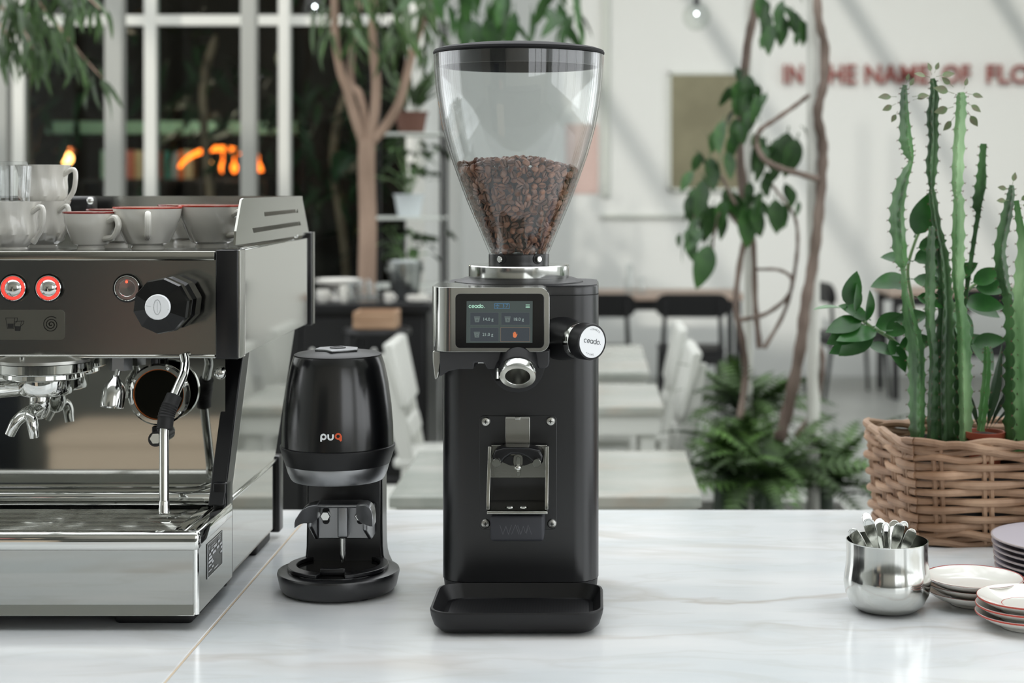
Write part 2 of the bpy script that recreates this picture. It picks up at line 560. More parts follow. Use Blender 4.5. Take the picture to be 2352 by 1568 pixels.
# right-hand window wall: parapet, lintel, piers
wr = struct('wall_right', MB().box(4.6, 4.75, -3, DB, 0, .7).box(4.6, 4.75, -3, DB, 3.7, HC).box(4.6, 4.75, -3, -2.2, .7, 3.7).box(4.6, 4.75, 8.5, DB, .7, 3.7).box(4.6, 4.75, 3.0, 5.0, .7, 3.7), 'wall')
w2 = struct('window_2', MB().box(4.62, 4.73, -2.2, 8.5, .7, .76).box(4.62, 4.73, -2.2, 8.5, 3.64, 3.7), 'frame_white')
for k in range(9):
    y = -2.2 + (10.7 - .06) * k / 8
    obj('mullion', MB().box(4.63, 4.72, y, y + .06, .76, 3.64), 'frame_white', w2)
wl = struct('wall_left', MB().box(-6.15, -6, -3, 9, 0, .7).box(-6.15, -6, -3, 9, 3.4, HC).box(-6.15, -6, -3, 1.6, .7, 3.4).box(-6.15, -6, 8, 9, .7, 3.4), 'wall')
w3 = struct('window_3', MB().box(-6.13, -6.02, 1.6, 8, .7, .76).box(-6.13, -6.02, 1.6, 8, 3.34, 3.4), 'frame_white')
for k in range(6):
    y = 1.6 + (6.4 - .06) * k / 5
    obj('mullion', MB().box(-6.12, -6.03, y, y + .06, .76, 3.34), 'frame_white', w3)
struct('wall_rear', MB().box(-6.15, 1.3, -3.15, -3, 0, HC).box(4.3, 4.75, -3.15, -3, 0, HC).box(1.3, 4.3, -3.15, -3, 0, .9).box(1.3, 4.3, -3.15, -3, 3.6, HC), 'rear_wall')
w4 = struct('window_4', MB().box(1.3, 4.3, -3.12, -3.03, .9, .96).box(1.3, 4.3, -3.12, -3.03, 3.54, 3.6), 'frame_white')
for k in range(4):
    x = 1.3 + 2.94 * k / 3
    obj('mullion', MB().box(x, x + .06, -3.12, -3.03, .96, 3.54), 'frame_white', w4)
# glass-house roof: solid over the bar and by the far wall, open sky between the rafters
cl = struct('ceiling', MB().box(-6.15, 4.75, -3.15, .6, HC, HC + .15).box(-1.15, 4.75, 9.6, DB + .15, HC, HC + .15).box(-6.15, -5, .6, 9.6, HC, HC + .15).box(3.4, 4.75, .6, 9.6, HC, HC + .15), 'ceiling')
for k in range(1, 7):
    x = -5 + 8.4 * k / 7
    obj('rafter', MB().box(x - .03, x + .03, .6, 9.6, HC, HC + .14), 'frame_white', cl)
# the dark room behind the glass partition
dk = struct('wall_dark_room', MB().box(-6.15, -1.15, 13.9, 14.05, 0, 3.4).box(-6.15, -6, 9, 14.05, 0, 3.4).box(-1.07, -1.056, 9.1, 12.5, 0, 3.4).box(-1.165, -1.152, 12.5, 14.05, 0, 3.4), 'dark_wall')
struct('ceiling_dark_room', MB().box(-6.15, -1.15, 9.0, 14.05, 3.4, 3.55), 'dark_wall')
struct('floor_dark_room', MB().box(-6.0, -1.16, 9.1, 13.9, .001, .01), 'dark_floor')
# glass partition
w1 = struct('window_1', MB().box(-6, -1.03, 9.0, 9.06, zz(58, 9), zz(34, 9)).box(-6, -1.03, 8.98, 9.08, 0, .35).box(-6, -1.03, 9.0, 9.06, 3.3, 3.4), 'frame_white')
barx = [-881, -573, -266, 42, 345, 653, 953]
for i, px in enumerate(barx):
    w = .033 if px < 900 else .05
    x = xx(px, 9)
    obj('mullion', MB().box(x - w, x + w, 8.995, 9.065, .35, 3.3), 'frame_white', w1)
    if i:
        x0, x1 = xx(barx[i - 1], 9) + .033, x - w
        obj('pane', MB().box(x0, x1, 9.027, 9.033, .35, zz(58, 9)), 'pane_glass', w1)
        obj('pane', MB().box(x0, x1, 9.027, 9.033, zz(34, 9), 3.3), 'pane_glass', w1)
for px, hw in ((10, .024), (265, .045), (573, .038)):
    x = xx(px, 8.4)
    one('steel_post', MB().box(x - hw, x + hw, 8.36, 8.44, 0, HC).box(x - hw - .03, x + hw + .03, 8.33, 8.47, 0, .012), 'post_grey',
        'white steel post in front of the glass partition, ' + {10: 'at the left edge of the picture', 265: 'above the tall white cups', 573: 'above the slotted steel guard'}[px], 'post', (x, 8.4, 0), 'steel posts before the partition')

# ------------------------------------------------------------------ bar counter
YB, YF = 2.741, 1.715
ctr = thing('bar_counter', 'long white marble bar counter carrying the coffee equipment', 'counter', (0, 2.1, 0))
obj('cabinet', MB().box(-2.2, 1.9, YF + .06, YB - .03, .08, CZ - .03).box(-2.15, 1.85, YF + .12, YB - .08, 0, .08), 'white_paint', ctr, bevel=.003)
XJ = -.482
obj('work_shelf', MB().box(-2.2, 1.9, 1.05, YF + .06, .83, .86), 'marble_b', ctr, bevel=.002)
obj('under_cabinet', MB().box(-2.18, 1.88, 1.15, YF + .06, .08, .83), 'white_paint', ctr)
obj('worktop_slab', MB().box(-2.25, XJ - .0011, YF, YB, CZ - .03, CZ), 'marble_a', ctr, bevel=.0015)
obj('worktop_slab', MB().box(XJ + .0011, 1.95, YF, YB, CZ - .03, CZ), 'marble_b', ctr, bevel=.0015)
obj('joint_filler', MB().box(XJ - .0011, XJ + .0011, YF + .001, YB - .001, CZ - .029, CZ - .0004), 'grout', ctr)

# ------------------------------------------------------------------ back bar behind the camera (seen mirrored in the steel)
bb = thing('back_bar', 'grey back bar cabinet mirrored in the steel front panel', 'cabinet', (-.6, -1.6, 0))
obj('body', MB().box(-3.2, 2.2, -2.0, -1.35, 0, .88), 'back_wall', bb, bevel=.004)
obj('worktop', MB().box(-3.25, 2.25, -2.02, -1.3, .88, .92), 'dark_grey', bb, bevel=.004)
for k in range(6):
    obj('door', MB().box(-3.15 + .9 * k, -2.3 + .9 * k, -1.35, -1.33, .06, .84), 'back_wall', bb, bevel=.003)
tc_ = thing('added_cabinet', 'tall dark cupboard behind the bar, mirrored in the machine front', 'cabinet', (-2.5, -2.6, 0))  # made-up dark mass, unseen, so the steel front mirrors a darker tone
obj('body', MB().box(-3.5, -1.5, -2.95, -2.45, 0, 2.3), 'back_wall', tc_, bevel=.004)
for k in range(3):
    obj('door', MB().box(-3.49 + .665 * k, -2.835 + .665 * k, -2.45, -2.43, .08, 2.28), 'back_wall', tc_, bevel=.004)
def carton(name, label, cat, m, x0, x1, y0, y1, z0, z1):
    t = thing(name, label, cat, ((x0 + x1) / 2, (y0 + y1) / 2, z0))
    obj('body', MB().box(x0, x1, y0, y1, z0, z1 - .012), m, t, bevel=.003)
    obj('lid', MB().box(x0 - .006, x1 + .006, y0 - .006, y1 + .006, z1 - .04, z1), m, t, bevel=.003)
carton('storage_chest', 'cream storage chest mirrored in the steel splash panel behind the steam wand', 'chest', 'cream', -1.72, -1.2, -.95, -.6, 0, .72)
carton('waste_bin', 'dark navy bin mirrored in the splash panel below the brew group', 'bin', 'navy', -2.4, -1.95, -1.0, -.62, 0, .86)
carton('paper_carton', 'small pink and white paper carton mirrored low in the front panel', 'carton', 'pink_paper', -1.72, -1.6, -1.6, -1.45, .92, 1.12)
carton('tea_tin', 'pale tin beside the pink carton, mirrored in the front panel', 'tin', 'cream', -1.52, -1.42, -1.6, -1.48, .92, 1.08)
carton('machine_case', 'tall dark appliance on the back bar, mirrored behind the lit buttons', 'appliance', 'navy', -2.25, -1.95, -1.85, -1.45, .92, 1.42)
# ------------------------------------------------------------------ plants: shared leaf meshes
def leaf_mesh(name, L, W, m, curl=.25, fold=.12, nseg=6, tip=1.4, stalk=.12):
    """blade along +x, face up, folded at the midrib and drooping towards the tip"""
    v, f = [], []
    for i in range(nseg + 1):
        t = i / nseg
        w = W / 2 * (math.sin(PI * min(1, t ** .8)) ** (1 / tip)) if 0 < t < 1 else 0.0
        x = L * (stalk + (1 - stalk) * t); z = -curl * L * t * t
        v += [(x, -w, z + fold * w), (x, 0, z), (x, w, z + fold * w)]
    for i in range(nseg):
        a = i * 3
        f += [(a, a + 3, a + 4, a + 1), (a + 1, a + 4, a + 5, a + 2)]
    mb = MB().add(v, f)
    mb.tube([(0, 0, 0), (L * stalk, 0, 0)], [W * .04, W * .03], 4)
    me = mesh_of(name, mb)
    me.materials.append(MATS[m])
    return me
def put_leaf(me, parent, p, dirv, roll=0.0, s=1.0, name='leaf', up=None):
    o = bpy.data.objects.new(name, me)
    COL.objects.link(o)
    o.parent = parent
    xv = Vector(dirv).normalized()
    if up is None: up = Vector((0, 0, 1)) if abs(xv.z) < .93 else Vector((0, -1, 0))
    yv = up.cross(xv).normalized(); zv = xv.cross(yv)
    M = Matrix((xv, yv, zv)).transposed() @ Matrix.Rotation(roll, 3, 'X')
    o.rotation_euler = M.to_euler()
    o.location = Vector(p) - wloc(parent)
    o.scale = (s, s, s)
    return o
def jit(a): return Vector((rnd.uniform(-a, a), rnd.uniform(-a, a), rnd.uniform(-a, a)))

# ------------------------------------------------------------------ wall things
pn = thing('wall_panel', 'olive green canvas hanging on the far white wall behind the vine', 'picture', P(1617, 437, DB - .04))
obj('canvas', MB().box(xx(1540, DB), xx(1698, DB), DB - .05, DB - .001, zz(434, DB), zz(171, DB)), 'olive_panel', pn, bevel=.003)
x0, x1, z0, z1 = xx(1535, DB), xx(1703, DB), zz(438, DB), zz(167, DB)
for a in ((x0, x1, z1 - .02, z1), (x0, x1, z0, z0 + .02), (x0, x0 + .02, z0, z1), (x1 - .02, x1, z0, z1)):
    obj('frame_bar', MB().box(a[0], a[1], DB - .06, DB - .001, a[2], a[3]), 'wall_grey', pn)
one('wall_poster', MB().box(xx(1300, DB), xx(1374, DB), DB - .012, DB - .001, zz(445, DB), zz(285, DB)), 'poster_pink', 'pale pink poster on the far wall seen through the glass hopper', 'poster', P(1337, 445, DB - .006), bevel=.002)
sg = thing('wall_lettering', 'dark red raised capital letters on the far wall above the cactus', 'sign', P(2100, 195, DB - .03))
def word(body, xa, xb):
    mb = MB(); text_mb(mb, body, 1.0, lambda u, v, w: Vector((u, 0, v)), 0, .02, 'LEFT')
    us = [p.x for p in mb.v]; vs_ = [p.z for p in mb.v]
    ua, ub, va, vb = min(us), max(us), min(vs_), max(vs_)
    X0, X1, Z0, Z1 = xx(xa, DB), xx(xb, DB), zz(193, DB), zz(149, DB)
    out = MB()
    text_mb(out, body, 1.0, lambda u, v, w: Vector((X0 + (u - ua) / (ub - ua) * (X1 - X0), DB - .045 + (-.02 if w > 0 else .0) * 1, Z0 + (v - va) / (vb - va) * (Z1 - Z0))), .01, .02, 'LEFT')
    obj('letters', out, 'letter_red', sg, smooth=False)
word('IN', 1797, 1842); word('THE', 1866, 1964); word('NAME', 1984, 2132); word('OF', 2160, 2226); word('FLO', 2262, 2362)
for px in (1820, 1915, 2058, 2193, 2312):
    obj('standoff', MB().cyl((xx(px, DB), DB - .047, zz(171, DB)), (xx(px, DB), DB - .001, zz(171, DB)), .006, 6), 'steel_satin', sg)

# pendant globe by the wall, bright bulbs in front of the partition
def pendant(px, py, d, r, label, bulb='lamp_white', br=.007, gm='bulb_glass'):
    c = P(px, py, d)
    t = thing('pendant_lamp', label, 'lamp', c, 'pendant lamps')
    obj('cord', MB().cyl(c + Vector((0, 0, r * .95)), (c.x, c.y, HC), .004, 6), 'dark_grey', t)
    obj('socket', MB().lathe([(.004, .05), (.016, .045), (.018, .0), (.012, -.01)], c + Vector((0, 0, r * .9)), 12), 'dark_grey', t)
    obj('glass_globe', MB().ball(c, r, 18), gm, t)
    obj('bulb', MB().ball(c + Vector((0, 0, r * .2)), br, 10), bulb, t)
pendant(1600, 38, 9.5, .085, 'clear glass pendant globe hanging before the bright far wall')
pendant(153, 40, 7.0, .05, 'small bright pendant bulb above the stacked white cups')
pendant(723, 20, 7.0, .05, 'small bright pendant bulb beside the tree crown')

# ------------------------------------------------------------------ dark room contents
mb = MB()
sh = thing('mint_shelf', 'mint green long shelf board in the dark room behind the glass', 'shelf', P(400, 308, 12.6))
obj('board', MB().box(xx(125, 12.6), xx(700, 12.6), 12.4, 12.8, zz(309, 12.6), zz(281, 12.6)), 'mint', sh, bevel=.004)
for px in (140, 400, 690):
    obj('bracket', MB().box(xx(px, 12.6) - .02, xx(px, 12.6) + .02, 12.65, 12.8, 0, zz(309, 12.6)), 'dark_wall', sh)
bs = thing('bookshelf', 'dark low bookcase under the mint shelf in the back room', 'bookcase', P(420, 412, 12.4))
obj('top_board', MB().box(xx(205, 12.4), xx(620, 12.4), 12.2, 12.6, zz(418, 12.4), zz(411, 12.4)), 'dark_grey', bs)
for px in (205, 330, 475, 620):
    obj('upright', MB().box(xx(px, 12.4) - .012, xx(px, 12.4) + .012, 12.2, 12.6, 0, zz(418, 12.4)), 'dark_grey', bs)
obj('lower_board', MB().box(xx(205, 12.4), xx(620, 12.4), 12.2, 12.6, .55, .58), 'dark_grey', bs)
bks = [(240, 256, 0), (256, 262, 8), (290, 312, 1), (312, 318, 6), (318, 336, 2), (336, 344, 3), (371, 378, 9), (384, 402, 4), (402, 416, 5), (416, 430, 6), (430, 450, 7)]
bn = ['mint', 'plum', 'salmon', 'thin orange', 'pale yellow', 'lavender', 'rust', 'teal', 'pale blue', 'orange', 'beige']
for (a, b, k), nm in zip(bks, bn):
    x0, x1, z0, z1 = xx(a, 12.4) + .002, xx(b, 12.4) - .002, zz(410.8, 12.4), zz(345 + (a * 7 % 5), 12.4)
    t = thing('book', nm + ' book standing in the row on the dark bookcase', 'book', ((x0 + x1) / 2, 12.4, z0), 'books on the dark bookcase')
    obj('cover', MB().box(x0, x1, 12.3, 12.303, z0, z1).box(x0, x0 + .003, 12.303, 12.45, z0, z1).box(x1 - .003, x1, 12.303, 12.45, z0, z1), 'book%d' % k, t)
    obj('pages', MB().box(x0 + .003, x1 - .003, 12.303, 12.446, z0 + .004, z1 - .004), 'ceramic_warm', t)
ar = thing('arched_lamp', 'glowing orange arched lamp with hanging bulbs in the dark room', 'lamp', P(505, 412, 11.8))
pts = [P(505 + 98 * math.sin(a), 405 - 64 * math.cos(a), 11.8) for a in [R(-72 + 152 * i / 18) for i in range(19)]]
obj('arch_tube', MB().tube(pts, [.012 + .008 * math.sin(PI * i / 18) for i in range(19)], 8), 'lamp_orange', ar)
for px, py, l in ((480, 363, 32), (512, 366, 30), (538, 372, 24), (562, 376, 24), (594, 372, 22)):
    obj('hanging_bulb', MB().ball(P(px, py + l * .55, 11.8), (.024, .024, .024 * l / 14), 10).cyl(P(px, py - 16, 11.8), P(px, py + 4, 11.8), .006, 6), 'lamp_warm' if px in (480, 562) else 'lamp_orange', ar)
obj('stand', MB().cyl(P(505, 345, 11.83), (P(505, 345, 11.83).x, 11.83, .02), .012, 8).lathe([(.16, .01), (.16, .025), (.02, .035)], (P(505, 0, 11.83).x, 11.83, 0), 20), 'black_wood', ar)
cl_ = P(360, 150, 11.7)
dl_ = thing('fill_lamp', 'flat disc ceiling lamp over the bookcase in the dark room', 'lamp', (cl_.x, 11.7, 3.0))  # made-up lamp above the view, added to brighten books and mint shelf
obj('disc', MB().lathe([(0, 3.0), (.2, 3.0), (.21, 3.02), (.2, 3.05), (0, 3.05)], (cl_.x, 11.7, 0), 24), 'fill_glow', dl_)
obj('rod', MB().cyl((cl_.x, 11.7, 3.05), (cl_.x, 11.7, 3.4), .012, 8), 'black_wood', dl_)
li = bpy.data.lights.new('fill_lamp_light', 'POINT'); li.energy = 34; li.color = (1, .86, .7); li.shadow_soft_size = .2  # added fill light for the otherwise unlit bookcase
lo = bpy.data.objects.new('fill_lamp_light', li); COL.objects.link(lo); lo.location = (cl_.x, 11.7, 2.85)
c = P(153, 364, 11.5)
tl = thing('table_lamp', 'round warm table lamp glowing in the dark room behind the cups', 'lamp', (c.x, c.y, .75))
obj('globe', MB().ball(c, .045, 14), 'lamp_warm', tl)
obj('shade', MB().lathe([(.05, .02), (.085, -.005), (.088, -.005), (.055, .03)], c + Vector((-.01, 0, .05)), 18, close=True), 'copper', tl)
obj('stem', MB().cyl((c.x, c.y, .76), c - Vector((0, 0, .04)), .01, 8).lathe([(.09, .0), (.09, .015), (.012, .02)], (c.x, c.y, .751), 16), 'black_wood', tl)
tt = thing('dark_table', 'dark table under the warm lamp in the back room', 'table', (c.x, c.y, 0))
obj('top', MB().box(c.x - .6, c.x + .6, c.y - .4, c.y + .4, .71, .75), 'black_wood', tt)
for sx in (-.55, .55):
    for sy in (-.35, .35):
        obj('leg', MB().box(c.x + sx - .02, c.x + sx + .02, c.y + sy - .02, c.y + sy + .02, 0, .71), 'black_wood', tt)
# dim shrubs behind the glass
LD = leaf_mesh('dim_leaf', .26, .06, 'leaf_dark', .3)
for k, (px, py, d, n, lab) in enumerate(((70, 230, 10.5, 60, 'dim leafy shrub behind the glass at the far left'), (480, 230, 11.0, 70, 'dim leafy shrub behind the glass above the orange lamp'), (780, 360, 10.6, 110, 'dim leafy shrub behind the glass around the tree trunk'))):
    c = P(px, py, d)
    t = thing('dim_shrub', lab, 'shrub', (c.x, c.y, .011), 'shrubs in the dark room')
    obj('tub', MB().lathe([(.16, .011), (.2, .4), (.19, .4), (.18, .36), (0, .36)], (c.x, c.y, 0), 20), 'black_matte', t)
    obj('trunk', MB().tube(cr([(c.x, c.y, .3), (c.x + .05, c.y, .9), (c.x - .04, c.y, c.z), (c.x + .05, c.y, c.z + .45)]), [.03] * 18 + [.012], 7), 'bark', t)
    for q in range(n):
        p = c + Vector((rnd.gauss(0, .3), rnd.gauss(0, .2), rnd.gauss(.05, .34)))
        p.x = min(p.x, -1.5); p.y = max(p.y, 9.35)
        put_leaf(LD, t, p, (rnd.uniform(-1, 1), rnd.uniform(-1, .4), rnd.uniform(-1, .1)), rnd.uniform(-1, 1), rnd.uniform(.7, 1.2))

# ------------------------------------------------------------------ tree with forked trunk
DT = 7.75
TB = P(843, 700, DT)
tr = thing('forked_tree', 'tall tree with smooth brown trunk forking into four branches', 'tree', (TB.x, DT, 0))
obj('pot', MB().lathe([(.17, 0), (.21, .38), (.225, .38), (.225, .42), (.2, .42), (.195, .37), (0, .37)], (TB.x, DT, 0), 24), 'black_matte', tr)
obj('soil', MB().lathe([(.193, .372), (.1, .385), (0, .39)], (TB.x, DT, 0), 20), 'soil', tr)
trunk = cr([(TB.x, DT, .35), P(843, 660, DT), P(845, 520, DT), P(842, 400, DT), P(843, 320, DT)])
obj('trunk', MB().tube(trunk, [.045 - .004 * i / (len(trunk) - 1) for i in range(len(trunk))], 12), 'bark', tr)
brs = [([(838, 335), (815, 270), (797, 205), (783, 165), (770, 90), (768, 0), (760, -90), (740, -190), (748, -260)], .026, -.1),
       ([(843, 325), (838, 270), (825, 215), (806, 185), (812, 80), (826, 0), (836, -110), (828, -230)], .022, .25),
       ([(846, 325), (860, 260), (864, 190), (858, 120), (856, 30), (866, -80), (880, -190), (872, -290)], .026, -.05),
       ([(852, 325), (885, 290), (915, 240), (932, 180), (950, 110), (975, 40), (1005, -50), (1020, -150), (1010, -240)], .026, .1)]
for pl, r0, dy in brs:
    pts = cr([P(a, b, DT + dy * i / len(pl)) for i, (a, b) in enumerate(pl)])
    obj('branch', MB().tube(pts, [r0 * (1 - .5 * i / len(pts)) for i in range(len(pts))], 9), 'bark', tr)
# long twig above the picture that lets foliage hang over the hopper
pts = cr([P(1000, -40, DT), P(1080, -90, DT - .5), P(1180, -80, DT - 1.0), P(1290, -60, DT - 1.2)])
obj('branch', MB().tube(pts, [.014] * len(pts), 7), 'bark', tr)
LT = leaf_mesh('tree_leaf', .22, .03, 'leaf_tree', .35)
LT2 = leaf_mesh('broad_leaf', .2, .06, 'leaf_vine', .3)
for k in range(115):
    px = rnd.choice([rnd.gauss(860, 55), rnd.gauss(800, 35), rnd.gauss(930, 40)])
    py = rnd.uniform(-70, 70) if abs(px - 860) > 60 else rnd.uniform(-70, 95)
    p = P(px, py, DT + rnd.uniform(-.45, .35))
    put_leaf(LT, tr, p, (rnd.uniform(-.8, .8), rnd.uniform(-.8, .3), rnd.uniform(-1.6, -.1)), rnd.uniform(-.8, .8), rnd.uniform(.6, 1.15))
for k in range(80):
    p = P(rnd.gauss(875, 85), rnd.uniform(-330, -70), DT + rnd.uniform(-.5, .4))
    put_leaf(LT, tr, p, (rnd.uniform(-.8, .8), rnd.uniform(-.8, .5), rnd.uniform(-1.4, .2)), rnd.uniform(-.8, .8), rnd.uniform(.6, 1.1))
for k in range(14):
    p = P(rnd.gauss(985, 18), rnd.uniform(-40, 150), DT + rnd.uniform(-.3, .2))
    put_leaf(LT, tr, p, (rnd.uniform(-.5, .6), rnd.uniform(-.6, .1), rnd.uniform(-1.6, -.2)), rnd.uniform(-.8, .8), rnd.uniform(.5, 1.0))
for k in range(54):
    px = rnd.choice([rnd.gauss(1080, 30), rnd.gauss(1150, 30), rnd.gauss(1230, 40), rnd.gauss(1300, 18)])
    py = rnd.uniform(-70, 55)
    if px < 1110: py = min(py, 30)
    p = P(px, py, DT - .9 + rnd.uniform(-.3, .3))
    put_leaf(LT2, tr, p, (rnd.uniform(-.6, .6), rnd.uniform(-.6, .2), rnd.uniform(-1.6, -.3)), rnd.uniform(-.8, .8), rnd.uniform(.6, 1.1))

# weeping fig at the left edge: its trunk stands outside the picture
DW = 5.2
wf = thing('weeping_fig', 'weeping fig with narrow pale green leaves hanging over the left windows', 'tree', (-2.45, DW, 0))
obj('pot', MB().lathe([(.2, 0), (.25, .42), (.24, .42), (.22, .38), (0, .38)], (-2.45, DW, 0), 24), 'pot_white', wf)
obj('trunk', MB().tube(cr([(-2.45, DW, .35), (-2.5, DW, 1.2), (-2.42, DW, 2.0), (-2.3, DW, 2.5), (-2.36, DW, 2.9)]), [.035 - .022 * i / 24 for i in range(25)], 9), 'bark', wf)
for pl in ([(-120, -110), (20, -70), (100, 20), (150, 80), (190, 130), (235, 180)], [(-120, -60), (-20, 0), (40, 50), (70, 100), (95, 150)], [(-100, -120), (60, -80), (170, -30), (230, 20)], [(-140, -40), (-40, 20), (10, 70), (30, 110)]):
    pts = cr([Vector((-2.4, DW, 2.08))] + [P(a, b, DW + rnd.uniform(-.25, .25)) for a, b in pl], 5)
    obj('twig', MB().tube(pts, [.008 * (1 - .7 * i / len(pts)) for i in range(len(pts))], 5), 'bark', wf)
    for q in pts[11:]:
        for h in range(2):
            put_leaf(LT, wf, q + jit(.03), (rnd.uniform(-.5, .8), rnd.uniform(-.7, .2), rnd.uniform(-1.3, -.4)), rnd.uniform(-.7, .7), rnd.uniform(.4, .62))
for k in range(46):
    p = P(rnd.uniform(-10, 215), rnd.uniform(-40, 22), DW + rnd.uniform(-.3, .3))
    put_leaf(LT, wf, p, (rnd.uniform(-.6, .6), rnd.uniform(-.6, .2), rnd.uniform(-1.3, -.4)), rnd.uniform(-.8, .8), rnd.uniform(.45, .7))
for k in range(26):
    p = P(rnd.gauss(60, 30), rnd.uniform(20, 120), DW + rnd.uniform(-.2, .2))
    put_leaf(LT, wf, p, (rnd.uniform(-.2, .8), rnd.uniform(-.6, .2), rnd.uniform(-1.2, -.5)), rnd.uniform(-.8, .8), rnd.uniform(.4, .65))

# ------------------------------------------------------------------ black sideboard with tableware
DS = 7.0
sx0, sx1, sz = xx(560, DS), xx(1003, DS), zz(688, DS)
sb = thing('sideboard', 'tall black sideboard under the tree with tableware on top', 'sideboard', ((sx0 + sx1) / 2, DS, 0))
obj('top', MB().box(sx0, sx1, DS - .25, DS + .3, sz - .035, sz), 'black_wood', sb, bevel=.004)
obj('body', MB().box(sx0 + .02, sx1 - .02, DS - .2, DS + .28, .06, sz - .035), 'black_wood', sb)
for k in range(3):
    w = (sx1 - sx0 - .06) / 3
    dr = obj('door', MB().box(sx0 + .03 + w * k + .004, sx0 + .03 + w * (k + 1) - .004, DS - .222, DS - .2, .1, sz - .06), 'black_matte', sb, bevel=.003)
    obj('knob', MB().ball((sx0 + .03 + w * k + .05, DS - .235, sz - .2), .014, 10), 'steel_satin', dr)
c = P(776, 688, DS)
cs = thing('cake_stand', 'white footed cake stand on the black sideboard', 'cake stand', (c.x, DS, sz))
obj('dish', MB().lathe([(.02, .05), (.07, .058), (.098, .075), (.104, .09), (.1, .09), (.09, .078), (0, .068)], (c.x, DS, sz), 28), 'ceramic', cs)
obj('foot', MB().lathe([(.045, 0), (.042, .008), (.018, .02), (.016, .05)], (c.x, DS, sz), 20), 'ceramic', cs)
def small_cup(px, h, r, m, label, dy=0.0):
    c = P(px, 688, DS + dy)
    t = thing('small_cup', label, 'cup', (c.x, DS + dy, sz), 'small tableware on the sideboard')
    obj('bowl', MB().lathe([(r * .6, 0), (r * .95, h * .3), (r, h), (r * .9, h), (r * .85, h * .3), (0, h * .12)], (c.x, DS + dy, sz), 16), m, t)
    obj('handle', MB().tube([(c.x + r * .9 + r * .55 * math.sin(PI * i / 8), DS + dy, sz + h * (.2 + .6 * i / 8)) for i in range(9)], .004, 6), m, t)
small_cup(742, .055, .03, 'ceramic', 'small white cup under the rim of the cake stand', -.17)
small_cup(792, .075, .022, 'ceramic_warm', 'tall narrow white cup at the foot of the cake stand', -.18)
small_cup(893, .045, .022, 'ceramic', 'tiny white cup at the foot of the metal bucket', -.2)
small_cup(958, .03, .05, 'ceramic', 'low white dish cup right of the metal bucket', -.16)
for k, (px, h) in enumerate(((815, .09), (837, .1), (858, .085))):
    c = P(px, 688, DS - .19)
    t = thing('drinking_glass', ['left', 'middle', 'right'][k] + ' of the three clear glasses on the black sideboard', 'glass', (c.x, DS - .19, sz), 'clear glasses on the sideboard')
    obj('wall', MB().lathe([(.022, .002), (.03, h), (.028, h), (.02, .008), (0, .008)], (c.x, DS - .19, sz), 18), 'tumbler_glass', t)
    obj('base', MB().lathe([(.022, 0), (.023, .004), (0, .004)], (c.x, DS - .19, sz), 18), 'tumbler_glass', t)
# wooden crate on a stool, in front of the sideboard
c = P(866, 752, 6.52)
st = thing('bar_stool', 'black bar stool in front of the sideboard, holding a wooden crate', 'stool', (c.x, 6.52, 0))
obj('seat', MB().lathe([(.0, c.z - .03), (.135, c.z - .03), (.14, c.z - .015), (.135, c.z), (0, c.z)], (c.x, 6.52, 0), 24), 'black_wood', st)
for sx in (-1, 1):
    for sy in (-1, 1):
        obj('leg', MB().cyl((c.x + sx * .145, 6.52 + sy * .135, 0), (c.x + sx * .1, 6.52 + sy * .1, c.z - .02), .013, 8), 'black_wood', st)
obj('foot_ring', MB().tube([(c.x + .14 * math.cos(a), 6.52 + .13 * math.sin(a), .28) for a in [2 * PI * i / 20 for i in range(20)]], .008, 6, closed=True), 'black_wood', st)
cr_ = thing('wooden_crate', 'small brown wooden crate on the black stool', 'crate', (c.x, 6.52, c.z))
for (y0, y1) in ((6.43, 6.442), (6.598, 6.61)):
    for k in range(2):
        obj('slat', MB().box(c.x - .085, c.x + .085, y0, y1, c.z + .002 + .036 * k, c.z + .034 + .036 * k), 'wood_box', cr_, bevel=.001)
for sx in (-.085, .073):
    obj('end_board', MB().box(c.x + sx, c.x + sx + .012, 6.442, 6.598, c.z + .002, c.z + .068), 'wood_box', cr_)
obj('base_board', MB().box(c.x - .073, c.x + .073, 6.442, 6.598, c.z, c.z + .008), 'wood_box', cr_)

